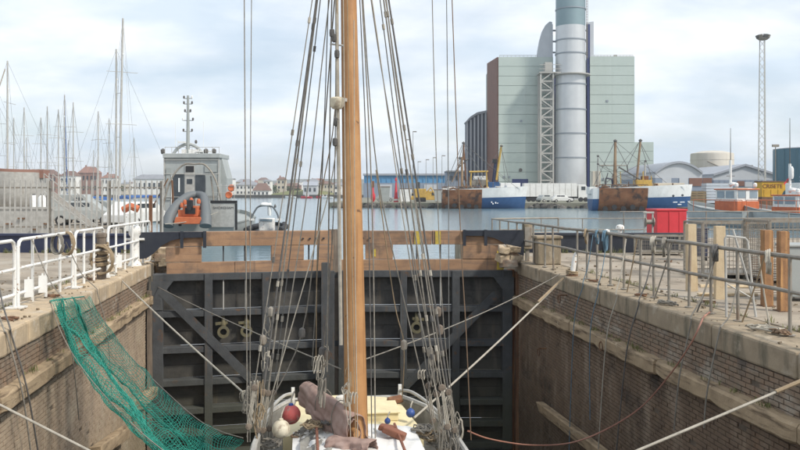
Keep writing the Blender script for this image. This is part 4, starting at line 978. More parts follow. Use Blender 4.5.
for f in (.3, .62):
    c = lp(357, 434, 11.75).lerp(lp(306, 390, 13.2), f); wv = .46 - .16 * f; dd = (lp(306, 390, 13.2) - lp(357, 434, 11.75)).normalized(); sx = dd.cross(Vector((0, 0, 1))).normalized()
    b = MB(); b.tube([c + sx * .16 * math.cos(a) + Vector((0, 0, wv * math.sin(a) * .72)) for a in [k * math.pi / 8 for k in range(17)]], .008, 5); b.build('reef_tie', 'rope_grey', t)
# bowsprit end, windlass clutter on the coach roof
b = MB(); c = lp(394, 436, 11.9); b.box(c + Vector((0, 0, .04)), (.34, .14, .12), rz=-.5, ry=.3, jit=.02); b.build('wood_chock', 'wood_brown', t, bevel=.02)
b = MB(); c = lp(386, 431, 12.1); b.box(c + Vector((0, 0, .04)), (.22, .14, .10), rz=-.4, ry=.25, jit=.02); b.build('wood_chock', 'wood_brown', t, bevel=.02)
b = MB(); c = lp(395, 402.5, 14.6); b.box(c + Vector((0, 0, .05)), (.26, .2, .1), rz=.2, jit=.03); b.build('rusty_fitting', 'rust', t, bevel=.02)
b = MB(); c = lp(330, 434, 12.2); b.tube([lp(300, 442, 12), lp(318, 440, 12.0), lp(330, 446, 11.9)], .05, 8); b.build('oar_roll', 'rope_dark', t, smooth=True)
# white sheet over the side deck and a curl of hose
b = MB(); b.grid([[lp(300 + 3.5 * i, 428 + 2.2 * j, 12.6 - .12 * j) + Vector((0, 0, .03 * math.sin(i * 1.3 + j))) for i in range(11)] for j in range(12)]); b.build('deck_sheet', 'deck_grey', t, smooth=True)
b = MB(); b.grid([[lp(374 + 4.4 * i + 1.2 * j, 427 + 2.6 * j, 12.4 - .11 * j) + Vector((0, 0, .02 * math.sin(i * 1.1 + j * .8))) for i in range(10)] for j in range(12)]); b.build('deck_sheet', 'white_clean', t, smooth=True)
rnd = random.Random(12)
for (u, v, m_s) in ((430, 438, ['rope_tan', 'rope_grey', 'pebble']), (422, 432, ['rope_grey', 'pebble', 'rope_tan']), (440, 447, ['rope_grey', 'rope_tan']), (270, 444, ['rope_grey', 'rope_tan']), (335, 424, ['rope_dark', 'rope_tan']), (305, 436, ['rope_grey', 'rope_brown']), (318, 444, ['rope_dark', 'rope_grey']), (328, 436, ['rope_grey', 'rope_white']), (312, 428, ['rope_tan', 'rope_grey'])):
    for k in range(3):
        c = lp(u + rnd.uniform(-5, 5), v + rnd.uniform(-3, 3), 12.3); P = [c + Vector((rnd.uniform(.06, .16) * math.cos(q * .7), rnd.uniform(.06, .2) * math.sin(q * .7), .015 * (q % 4))) for q in range(26)]
        b = MB(); b.tube(P, .014, 5); b.build('rope_hank', rnd.choice(m_s), t, smooth=True)
# fenders: things hung on the boat
def fender(u, v, D, r, m_, label):
    c = W(u, v, D); f = thing('ball_fender', label, 'fender', c - Vector((0, 0, r)))
    b = MB(); b.lathe([(r * math.sin(math.pi * k / 12) + (.0005), -r * math.cos(math.pi * k / 12) + r) for k in range(13)], 18); b.build('ball', m_, f, smooth=True)
    b = MB(); b.lathe([(r * .28, r * 1.9), (r * .24, r * 2.12), (r * .1, r * 2.2)], 10); b.build('eye', 'fender_blue' if m_ == 'fender_red' else m_, f, smooth=True)
    b = MB(); b.tube([(0, 0, r * 2.15), (.01, .02, r * 2.6), (.05, .12, r * 3.2)], .012, 5); b.build('lanyard', 'rope_white', f)
fender(291, 414.5, 12.5, .150, 'fender_red', 'red ball fender hanging at the boat rail behind a cream one')
fender(281, 429, 12.1, .138, 'fender_white', 'grubby cream ball fender hanging in front of a red one')
fender(410.5, 413, 13.3, .075, 'fender_blue', 'small dark blue ball fender on the right side of the boat')
fender(387.5, 421, 13.0, .05, 'fender_blue', 'tiny blue float lying on the cream after deck')
# ================================================================== the middle distance: launch, ribs, pilot boats, marina
def part(t, name, m, *boxes, bevel=0.0):
    b = MB()
    for q in boxes: b.bb(*q)
    return b.build(name, m, t, bevel=bevel)
def text(t, s_, loc, size, m, ext=.004, rz=0.0, name='lettering', sx=1.0):
    cu = bpy.data.curves.new(name, 'FONT'); cu.body = s_; cu.size = size; cu.extrude = ext; cu.align_x = 'CENTER'; cu.align_y = 'CENTER'
    tmp = bpy.data.objects.new(name, cu); COL.objects.link(tmp); dg = bpy.context.evaluated_depsgraph_get(); dg.update()
    me = bpy.data.meshes.new_from_object(tmp.evaluated_get(dg)); bpy.data.objects.remove(tmp); me.materials.clear(); me.materials.append(MAT[m])
    o = bpy.data.objects.new(name, me); COL.objects.link(o); o.parent = t; o.location = loc; o.rotation_euler = (R(90), 0, rz); o.scale = (sx, 1, 1); return o
# ---- grey harbour launch, stern to the gate
D0 = 46.0; k = D0 / F
a = W(197, HV, D0); t = thing('harbour_launch', 'grey harbour launch moored stern-on behind the lock gate, mast on an arch', 'launch', (a.x, a.y, WATER), -PSI)
def X(u, dd=0.0): return (u - U0) / F * (D0 + dd) - (197 - U0) / F * D0
def Z(v, dd=0.0): return CZ - (v - HV) / F * (D0 + dd) - WATER
hb = lambda f: 2.1 * min(1, (1 - f) * 2.4 + .02) ** .6
hull(stations(12, 12, hb, lambda f: -.5, lambda f: 1.2 + .5 * f * f), 0, 1, deck=.25, wall=.08).build('hull', 'grey_paint', t, smooth=True)
hull(stations(12, 12, lambda f: hb(f) * 1.0 + .05, lambda f: .85 + .4 * f * f, lambda f: 1.12 + .45 * f * f), 0.9, 1, n=1, transom=False).build('rubbing_strake', 'black_rubber', t)
dd = 3.0
part(t, 'wheelhouse', 'grey_light', (X(165, dd), X(219, dd), dd, dd + 2.4, .9, Z(158, dd)))
b = MB(); b.bb(X(163.5, dd), X(220.5, dd), dd - .15, dd + 2.5, Z(158, dd) + .001, Z(153.5, dd)); b.build('roof', 'grey_light', t, bevel=.03)
# chamfered side of the wheelhouse further forward
b = MB(); b.prism([(X(219, dd), .9), (X(223, dd), .9), (X(225, dd), Z(178, dd)), (X(219, dd), Z(154.5, dd))], lambda x, y, q: (x, dd + .5 + 1.7 * q, y)); b.build('side_deckhouse', 'grey_light', t)
dr = part(t, 'door', 'galv_light', (X(185, dd), X(194.5, dd), dd - .04, dd - .002, 1.0, Z(163, dd)))
part(dr, 'door_window', 'glass_dark', (X(187, dd), X(192.5, dd), dd - .055, dd - .041, Z(184, dd), Z(179, dd)))
part(t, 'window', 'glass_dark', (X(173, dd), X(184, dd), dd - .03, dd - .003, Z(203, dd), Z(174, dd)))
part(t, 'window_frame', 'white_clean', (X(171.2, dd), X(172.7, dd), dd - .05, dd - .003, Z(206, dd), Z(175, dd)))
part(t, 'window_frame', 'white_clean', (X(178.5, dd), X(180, dd), dd - .05, dd - .031, Z(192, dd), Z(178, dd)))
part(t, 'window', 'glass_dark', (X(195.5, dd), X(205, dd), dd - .03, dd - .003, Z(192, dd), Z(175, dd)))
part(t, 'bulkhead_box', 'galv_light', (X(196, dd), X(204, dd), dd - .22, dd - .01, 1.0, Z(196, dd)))
for sg in (-1, 1):     # stern gantry legs: tube arch
    b = MB(); b.tube(spline([Vector((X(190 + sg * 34), .5, 1.1)), Vector((X(190 + sg * 24), .7, Z(183))), Vector((X(190 + sg * 12), .9, Z(165))), Vector((X(191), .9, Z(163.5)))]), .055, 8); b.build('gantry_leg', 'galv', t, smooth=True)
b = MB(); b.tube([(X(214), .4, 1.1), (X(209.5), .8, Z(190)), (X(207), .9, Z(176))], .05, 8); b.build('gantry_leg', 'galv', t, smooth=True)
b = MB(); b.tube([(X(168), .4, 1.0), (X(170), .6, Z(200)), (X(169), .6, Z(180))], .06, 8); b.build('davit', 'rust_dark', t, smooth=True)
# radar arch, mast
dd = 4.2
for sg in (-1, 1):
    b = MB(); b.tube(spline([Vector((X(188 + sg * 16.5, dd), dd, Z(157, dd))), Vector((X(188 + sg * 11, dd), dd, Z(149, dd))), Vector((X(188 + sg * 4, dd), dd, Z(144.8, dd))), Vector((X(188, dd), dd, Z(144.5, dd)))]), .10, 8); b.build('arch_leg', 'grey_light', t, smooth=True)
b = MB(); b.tube([(X(188, dd), dd, Z(153, dd)), (X(188, dd), dd, Z(95.5, dd))], .13, 8, r1=.07); ms = b.build('mast', 'grey_paint', t, smooth=True)
for u0, u1, v in ((184, 192, 98.5), (183, 193, 120.5), (183.5, 192, 131.5), (184, 192, 104), (185, 190.5, 112)):
    b = MB(); b.bar((X(u0, dd), dd, Z(v, dd)), (X(u1, dd), dd, Z(v, dd)), .05, .05); b.build('yard', 'grey_paint', ms)
    for u in (u0, u1):
        b = MB(); b.lathe([(.05, 0), (.06, .05), (.06, .14), (.03, .18)], 8, (X(u, dd), dd, Z(v, dd))); b.build('lamp', 'white_clean' if random.random() < .5 else 'rope_dark', ms)
for u, v in ((175.5, 122), (203.5, 121), (178, 140), (196, 140)):
    b = MB(); b.tube([(X(u, dd), dd, Z(152, dd)), (X(u, dd), dd, Z(v, dd))], .016, 5); b.build('aerial', 'white_clean', t)
b = MB(); b.bar((X(179, dd), dd - .2, Z(142.5, dd)), (X(186.5, dd), dd - .2, Z(142.5, dd)), .2, .1); b.build('radar_bar', 'white_clean', t)
b = MB(); b.bar((X(197, dd), dd - .2, Z(151.5, dd)), (X(212, dd), dd - .2, Z(151.8, dd)), .16, .09); b.build('radar_bar', 'white_clean', t)
b = MB(); b.lathe([(.1, 0), (.1, .25), (.06, .3)], 8, (X(198, dd), dd - .2, Z(158, dd))); b.build('radar_pedestal', 'white_clean', t)
b = MB(); b.lathe([(.06, 0), (.09, .1), (.05, .22)], 8, (X(196, dd), dd, Z(143.5, dd))); b.build('lamp', 'rope_dark', t)
part(t, 'locker', 'white_paint', (X(182, dd), X(199, dd), dd - .1, dd + .5, Z(153.4, dd), Z(149.5, dd)))
for u0_, u1_, v0_, v1_, m_ in ((166.5, 170.5, 168, 200, 'grey_paint'), (205, 217, 165, 172, 'grey_paint'), (206, 217.5, 176, 196, 'grey_paint'), (186, 194, 166, 172, 'black_rubber')):
    part(t, 'wall_panel', m_, (X(u0_, 3.0), X(u1_, 3.0), 2.93, 2.997, Z(v1_, 3.0), Z(v0_, 3.0)))
for u_ in (164.5, 218.8): part(t, 'corner_trim', 'galv_light', (X(u_, 3.0) - .04, X(u_, 3.0) + .04, 2.95, 2.996, 1.0, Z(158, 3.0)))
for v_ in (160, 174, 197):
    b = MB(); b.tube([(X(164, 3), 2.9, Z(v_, 3)), (X(219, 3), 2.9, Z(v_, 3))], .02, 5); b.build('grab_rail', 'galv_light', t)
for k_ in range(16):
    uu = random.uniform(166, 234); zz_ = random.uniform(.2, .7); b = MB(); b.box((X(uu), random.uniform(.2, 2.4), 1.0 + zz_ / 2), (random.uniform(.15, .5), random.uniform(.2, .5), zz_), rz=random.uniform(0, 1), jit=.02); b.build('deck_gear', random.choice(['grey_paint', 'black_rubber', 'galv_light', 'rope_white', 'navy_paint', 'rope_dark']), t)
for k_ in range(9):
    b = MB(); b.tube([(X(164 + k_ * 6.8, 3), 3.2, Z(153.5, 3)), (X(164 + k_ * 6.8, 3), 3.2, Z(147, 3))], .016, 5); b.build('roof_stanchion', 'galv_light', t)
b = MB(); b.tube([(X(164, 3), 3.2, Z(147, 3)), (X(219, 3), 3.2, Z(147, 3))], .016, 5); b.build('roof_rail', 'galv_light', t)
for u_, v_ in ((163, 150), (214, 150.5), (206, 146)): b = MB(); b.lathe([(.1, 0), (.14, .1), (.14, .26), (.05, .34)], 8, (X(u_, 3.5), 3.5, Z(154, 3.5))); b.build('floodlight', 'rope_dark', t)
# stern name board
nb = part(t, 'name_board', 'galv_light', (X(212), X(236.5), -.12, -.06, Z(227), Z(203)))
part(t, 'board_frame', 'black_rubber', (X(211), X(237.8), -.15, -.121, Z(203.2), Z(200.5)))
part(t, 'board_frame', 'black_rubber', (X(235.6), X(237.8), -.15, -.121, Z(230), Z(203.3)))
text(nb, 'SHOREHAM', ((X(212.5) + X(235)) / 2, -.125, Z(208)), .20, 'black_text', sx=1.12)
# lifebuoy rack
b = MB(); b.lathe([(.13, -.03), (.17, -.05), (.21, 0), (.17, .05), (.13, .03)], 14, (X(229), -.05, Z(195)), Matrix.Rotation(R(90), 3, 'X')); b.build('lifebuoy', 'orange_paint', t, smooth=True)
b = MB(); b.lathe([(.13, -.03), (.17, -.05), (.21, 0), (.17, .05), (.13, .03)], 14, (X(231), .1, Z(188)), Matrix.Rotation(R(80), 3, 'X')); b.build('lifebuoy', 'orange_paint', t, smooth=True)
for u in (221, 226, 234):
    b = MB(); b.tube([(X(u), .05, .9), (X(u), .05, Z(184))], .022, 6); b.build('stanchion', 'galv_light', t)
for v in (186, 193):
    b = MB(); b.tube([(X(214), .05, Z(v)), (X(234), .05, Z(v))], .018, 6); b.build('guard_rail', 'galv_light', t)
# ---- orange rescue rib on the launch's stern
a2 = W(190, HV, 44.6); r_ = thing('inflatable_boat', 'grey-tubed inflatable with orange console hoisted at the stern of the launch', 'inflatable', (a2.x, a2.y, WATER), -PSI); k2 = 44.6 / F
def X2(u): return (u - 190) * k2
def Z2(v): return CZ - (v - HV) * k2 - WATER
for sg in (-1, 1):
    b = MB(); b.tube(spline([Vector((X2(186.5 + sg * 19), .0, Z2(226))), Vector((X2(186.5 + sg * 18), .3, Z2(216))), Vector((X2(187 + sg * 14), .9, Z2(205))), Vector((X2(188 + sg * 8), 1.6, Z2(196.5))), Vector((X2(188), 1.9, Z2(194.5)))]), .34, 12, r1=.20); b.build('tube', 'rubber_grey', r_, smooth=True)
b = MB(); b.prism([(X2(174), Z2(224)), (X2(203), Z2(224)), (X2(201), Z2(217)), (X2(176), Z2(217))], lambda x, y, q: (x, -.1 + .5 * q, y)); b.build('hull', 'orange_paint', r_, bevel=.03)
part(r_, 'transom', 'orange_paint', (X2(176), X2(201), .42, .5, Z2(219), Z2(210)))
part(r_, 'console', 'orange_paint', (X2(181), X2(197), .3, .9, Z2(216.8), Z2(206)), bevel=.04)
part(r_, 'seat', 'black_rubber', (X2(184), X2(194), .2, .299, Z2(214), Z2(208)))
part(r_, 'engine', 'black_rubber', (X2(186), X2(192), .1, .29, Z2(207.9), Z2(200)), bevel=.04)
b = MB(); b.lathe([(.02, -.03), (.12, -.02), (.12, .02), (.02, .03)], 14, (X2(189), .06, Z2(208.5)), Matrix.Rotation(R(90), 3, 'X')); b.build('wheel', 'black_rubber', r_)
for u, v in ((182, 200), (196, 199), (188.5, 198), (179, 203)):
    b = MB(); b.lathe([(.0, 0), (.10, .02), (.12, .15), (.07, .28), (0, .3)], 8, (X2(u), .6, Z2(v + 5))); b.build('life_vest', 'orange_paint', r_, smooth=True)
rope(cat(W(165, 224, 44.2), W(218, 212, 45), .15), .025, 'rope_white', 'white line slung from the orange inflatable to the launch stern')
# ---- second rib with grey arch
D0 = 46.0; a = W(263, HV, D0); t = thing('workboat', 'small dark workboat with a grey tube arch and white dome beyond the gate', 'workboat', (a.x, a.y, WATER), -PSI)
def X(u, dd=0.0): return (u - U0) / F * (D0 + dd) - (263 - U0) / F * D0
def Z(v, dd=0.0): return CZ - (v - HV) / F * (D0 + dd) - WATER
hull(stations(5, 10, lambda f: 1.0 * min(1, (1 - f) * 2 + .02) ** .6, lambda f: -.2, lambda f: .75 + .3 * f), 0, 1, deck=.2).build('hull', 'hull_dark', t, smooth=True)
b = MB(); b.tube(spline([Vector((X(248), .8, .7)), Vector((X(249), .8, Z(219))), Vector((X(252), .8, Z(212))), Vector((X(257), .8, Z(206.5))), Vector((X(269), .8, Z(206.5))), Vector((X(274), .8, Z(212))), Vector((X(276.5), .8, Z(219))), Vector((X(277), .8, .7))]), .05, 8); b.build('arch', 'rubber_grey', t, smooth=True)
b = MB(); b.lathe([(.0, 0), (.26, .0), (.30, .06), (.26, .14), (.1, .2), (0, .21)], 14, (X(262.5), .8, Z(206))); b.build('radome', 'white_clean', t, smooth=True)
part(t, 'console', 'white_paint', (X(255), X(270), 1.2, 1.9, .55, Z(219)), bevel=.05); part(t, 'windscreen', 'glass_pale', (X(256), X(269), 1.16, 1.19, Z(222), Z(219.8)))
b = MB(); b.lathe([(.1, 0), (.12, .2), (.12, .6), (.1, .75)], 10, (X(267), .9, Z(216))); b.build('liferaft', 'white_clean', t, smooth=True)
b = MB(); b.lathe([(.05, 0), (.07, .1), (.03, .2)], 8, (X(273), .8, Z(208))); b.build('lamp', 'rope_dark', t)
for sg in (-1, 1):
    b = MB(); b.tube([(sg * .98, 0, .78), (sg * .98, 2.5, .86), (sg * .6, 4.2, .95)], .16, 10); b.build('tube', 'black_rubber', t, smooth=True)
for u in (249, 276.5): part(t, 'fitting', 'white_paint', (X(u) - .14, X(u) + .14, .7, .9, Z(221), Z(219)))
# ---- orange and white pilot boats on the right
def pilot(uc, D0, label, hullm, flag, vm, vo=0.0):
    a = W(uc, HV, D0); t = thing('pilot_boat', label, 'pilot boat', (a.x, a.y, WATER), -PSI + R(14)); k = D0 / F
    hull(stations(10, 12, lambda f: 1.75 * min(1, (1 - f) * 2.2 + .03) ** .6, lambda f: -.6, lambda f: 1.35 + .8 * f * f, -3), 0, 1, deck=.3, wall=.08).build('hull', hullm, t, smooth=True)
    hull(stations(10, 12, lambda f: 1.8 * min(1, (1 - f) * 2.2 + .03) ** .6, lambda f: .95 + .8 * f * f, lambda f: 1.25 + .8 * f * f, -3), .9, 1, n=1, transom=False).build('rubbing_strake', 'black_rubber', t)
    z = lambda v: CZ - (v + (vo if v > 186 else vo * (v - vm) / (186 - vm)) - HV) * k - WATER
    part(t, 'cabin', 'orange_paint', (-1.08, 1.08, -1.5, 1.6, 1.05, z(201)))
    part(t, 'upper_cabin', 'white_paint', (-1.04, 1.04, -1.4, 1.5, z(201) + .002, z(190)))
    b = MB(); b.bb(-1.14, 1.14, -1.55, 1.7, z(190) + .002, z(188.6)); b.build('roof', 'orange_paint', t, bevel=.05)
    for x0, x1 in ((-.95, -.25), (.2, .95)):
        w_ = part(t, 'window', 'glass_pale', (x0, x1, -1.43, -1.402, z(198), z(191)))
    part(t, 'door', 'white_clean', (-.2, .15, -1.45, -1.41, 1.1, z(191)))
    for y0, y1 in ((-1.0, .1), (.3, 1.3)):
        part(t, 'window', 'glass_pale', (-1.07, -1.042, y0, y1, z(198), z(191)))
    b = MB(); b.tube([(-.5, .2, z(187)), (-.5, .2, z(vm))], .06, 7, r1=.02); ms = b.build('mast', 'rope_dark', t)
    b = MB(); b.tube([(-.5, .2, z(187)), (-.5, .2, z(160))], .11, 7); b.build('mast_foot', 'white_paint', ms)
    b = MB(); b.lathe([(.0, 0), (.32, 0), (.36, .1), (.3, .25), (0, .3)], 12, (-.5, -.1, z(185.5))); b.build('radome', 'white_clean', t, smooth=True)
    b = MB(); b.bar((-.9, .2, z(176)), (-.1, .2, z(176)), .05, .05); b.build('yard', 'rope_dark', ms)
    for sx in (-.95, .9):
        b = MB(); b.lathe([(.1, 0), (.16, .1), (.16, .3), (.08, .38)], 8, (sx, -1.2, z(187.4))); b.build('lamp', 'white_clean', t)
    for sg in (-1, 1):
        for y in (-2.8, -1.8, .2, 2.2, 4.0):
            b = MB(); b.tube([(sg * 1.6, y, 1.2), (sg * 1.6, y, 2.3)], .025, 5); b.build('stanchion', 'orange_paint', t)
        b = MB(); b.tube([(sg * 1.6, -2.8, 2.3), (sg * 1.6, 4.0, 2.3)], .03, 5); b.build('guard_rail', 'orange_paint', t)
    if flag:
        b = MB(); b.grid([[(-.5 - .12 * i, .2 + .05 * math.sin(i), z(172) - .1 * i - .32 * j * (1 - .1 * i)) for i in range(6)] for j in range(2)]); b.build('flag', 'red_paint', t)
        b = MB(); b.lathe([(.12, 0), (.18, .2), (.18, .8), (.1, 1.0)], 10, (-.45, .1, z(174))); b.build('radar_reflector', 'white_clean', t, smooth=True)
    return t
pilot(737, 70, 'orange and white pilot boat with a bare whip mast beside the timber stacks', 'grey_light', False, 128)
pilot(797, 64, 'orange and white pilot boat flying a red flag below the dark green tank', 'grey_light', True, 118, 6.0)
a = W(818, HV, 84); t = thing('workboat', 'white workboat with railed upper deck behind the flag-flying pilot boat', 'workboat', (a.x, a.y, WATER), -PSI)
hull(stations(9, 10, lambda f: 2.0 * min(1, (1 - f) * 2 + .03) ** .6, lambda f: -.5, lambda f: 1.6 + .6 * f), 0, 1, deck=.3).build('hull', 'white_paint', t, smooth=True)
part(t, 'cabin', 'white_paint', (-1.5, 2.5, .8, 4, 1.3, CZ - (182 - HV) / 10 - WATER)); part(t, 'window', 'glass_dark', (-1.2, 2.2, .77, .798, 3.0, 3.5))
for z_ in (4.2, 4.6):
    b = MB(); b.tube([(-1.5, .8, z_), (2.5, .8, z_ + .2)], .04, 6); b.build('guard_rail', 'white_paint', t)
for x_ in (-1.4, 0, 1.4):
    b = MB(); b.tube([(x_, .8, 3.9), (x_, .8, 4.7)], .04, 6); b.build('stanchion', 'white_paint', t)

# ================================================================== left yard behind the palisade
D0 = 33.0; a = W(-14, HV, D0); t = thing('palisade_fence', 'tall pale galvanised palisade fence on the left quay', 'fence', (a.x, a.y, 0), -PSI)
bpale = MB(); bpale.prism([(-.035, 0), (.035, 0), (.035, 2.46), (.012, 2.56), (0, 2.50), (-.012, 2.56), (-.035, 2.46)], lambda x, y, q: (x, -.012 + .02 * q + (.0 if abs(x) > .02 else -.012), y))
me = bpale.mesh('pale'); me.materials.append(MAT['galv_light']); k = D0 / F; n = 0; u = -12.0
while u < 166:
    if not 46 < (u % 1000) < 46.5: piece('pale', me, t, ((u + 14) * k, 0, random.uniform(-.02, .01)), (0, random.uniform(-.008, .008), 0))
    u += 5.45
for z in (2.22, .6): part(t, 'rail', 'galv', (0, 122 * k, .012, .05, z - .03, z + .03))
part(t, 'rail', 'galv', (122 * k + .02, 180 * k, .012, .05, 2.22 - .73 * 0 - .03, 2.25))
for u in (0, 62, 122, 174): part(t, 'post', 'galv', ((u + .5) * k - .05, (u + .5) * k + .05, .055, .15, 0, 2.5))
b = MB(); b.bar((165 * k, -.05, 0), (165 * k, -.05, 1.9), .12, .1); b.build('gate_post', 'rust', t)
b = MB(); b.tube([(163 * k, .1, 1.2), (180 * k, .3, 2.6)], .03, 6); b.build('stay', 'rust_dark', t)
# concrete wall and ramp
def yardbox(name, u0, u1, v0, v1, D, dep, m, label, cat_):
    a = W(u0, HV, D); t = thing(name, label, cat_, (a.x, a.y, 0), -PSI); k = D / F; z1 = CZ - (v0 - HV) * k
    return t, (u1 - u0) * k, max(z1, .1)
t, L, h = yardbox('concrete_wall', -12, 52, 207, 233, 37, .3, 'concrete', 'low pale concrete wall behind the palisade fence', 'wall')
for i in range(4): part(t, 'panel', 'galv_light', (L * i / 4 + .01, L * (i + 1) / 4 - .01, 0, .25, 0, h - .1))
part(t, 'cap', 'galv_light', (-.05, L + .05, -.05, .3, h - .098, h))
for i in range(5): part(t, 'pipe_bracket', 'rust_dark', (L * (i + .4) / 5, L * (i + .4) / 5 + .3, -.12, -.002, .3 + .25 * (i % 3), .36 + .25 * (i % 3)))
t, L, h = yardbox('gangway', 44, 95, 190, 235, 39, .3, 'galv_light', 'white gangway with sloping handrails behind the palisade fence', 'gangway'); k = 39 / F
zz = lambda v: CZ - (v - HV) * k
for dy in (0, 1.0):
    b = MB(); b.bar((0, dy, zz(192)), (L, dy, max(.1, zz(232))), .06, .09); b.build('stringer', 'galv_light', t)
    b = MB(); b.bar((0, dy, zz(192) + .9), (L, dy, .95), .03, .03); b.build('handrail', 'galv_light', t)
    for f in (0, .5, 1): x = L * f; z = zz(192) + (max(.1, zz(232)) - zz(192)) * f; b = MB(); b.bar((x, dy, z), (x, dy, z + .9), .04, .04); b.build('baluster', 'galv_light', t)
b = MB(); b.bar((0, .5, zz(192)), (L, .5, max(.1, zz(232))), .9, .05); b.build('tread', 'galv', t)
b = MB(); b.bar((0, .5, 0), (0, .5, zz(192)), .15, .15); b.build('support', 'galv', t)
t = None
def car(u, D, col, label, L=4.2, h=1.5, rz=0.0, van=False):
    a = W(u, HV, D); t = thing('parked_car' if not van else 'parked_van', label, 'car' if not van else 'van', (a.x, a.y, 0.0), -PSI + rz)
    if van: P = [(-L / 2, .35), (-L / 2, h * .97), (-L / 2 + .1, h), (L * .22, h), (L * .33, h * .6), (L * .48, h * .5), (L / 2, h * .42), (L / 2, .35)]
    else: P = [(-L / 2, .35), (-L / 2, .8), (-L * .44, .95), (-L * .33, h - .03), (-L * .28, h), (L * .08, h), (L * .14, h - .04), (L * .27, .98), (L * .46, .82), (L / 2, .65), (L / 2, .35)]
    b = MB(); b.prism(P, lambda x, y, q: (x, (-.82 + 1.64 * q) * (1 if y < 1 else .9), y)); b.build('body', col, t, bevel=.05)
    for y in (-.765, .765) if not van else (-.79, .79):
        if van: part(t, 'side_window', 'glass_dark', (L * .08, L * .21, min(y, y * 1.06), max(y, y * 1.06), h * .62, h * .88))
        else:
            for x0, x1 in ((-L * .27, -L * .10), (-L * .085, L * .09)): part(t, 'side_window', 'glass_dark', (x0, x1, min(y, y * 1.0 + math.copysign(.03, y)), max(y, y + math.copysign(.03, y)), 1.0, h - .1))
    for x in (-L * .31, L * .31):
        for y in (-.84, .84):
            b = MB(); b.lathe([(.2, -.1), (.31, -.1), (.31, .1), (.2, .1)], 14, (x, y * .93, .312), Matrix.Rotation(R(90), 3, 'X')); wo = b.build('wheel', 'black_rubber', t)
            b = MB(); b.lathe([(.05, -.11), (.19, -.11), (.19, .11), (.05, .11)], 10, (x, y * .93, .312), Matrix.Rotation(R(90), 3, 'X')); b.build('rim', 'galv_light', wo)
    for y in (-.6, .6): part(t, 'headlight', 'white_clean', (L / 2 - .02, L / 2 + .02, y - .15, y + .15, .55, .68))
    return t
car(86, 50, 'grey_light', 'pale silver car parked behind the palisade fence beside the gangway', rz=.15)
car(74, 60, 'grey_light', 'dull grey van parked behind the palisade fence', L=4.6, h=1.9, van=True)
car(104, 54, 'grey_paint', 'grey car parked behind the palisade fence next to the silver one', rz=-.2)
car(140, 46, 'white_clean', 'white car parked by the fence near the launch', rz=1.2)
t, L, h = yardbox('life_raft_rack', 124, 134, 205, 216, 42, 1, 'orange_paint', 'small orange inflatable on a white rack behind the palisade fence', 'rack')
part(t, 'rack', 'white_paint', (0, .6, 0, .5, 0, .9)); b = MB(); b.tube([(-.1, .2, 1.1), (.3, .15, 1.3), (.7, .2, 1.15)], .2, 9); b.build('float', 'orange_paint', t, smooth=True)
for u, lab in ((34, 'white plastic tank at the concrete wall, nearer the laid-up boat'), (42, 'white plastic tank at the concrete wall, nearer the gangway')):
    a = W(u, HV, 38.2); t = thing('plastic_tank', lab, 'tank', (a.x, a.y, 0), -PSI); k = 38.2 / F
    b = MB(); b.lathe([(.16, 0), (.18, .05), (.18, 1.75), (.12, 1.85), (.08, 1.9)], 12); b.build('body', 'white_clean', t, smooth=True); b = MB(); b.lathe([(.07, 1.902), (.07, 1.95)], 10); b.build('cap', 'black_rubber', t)

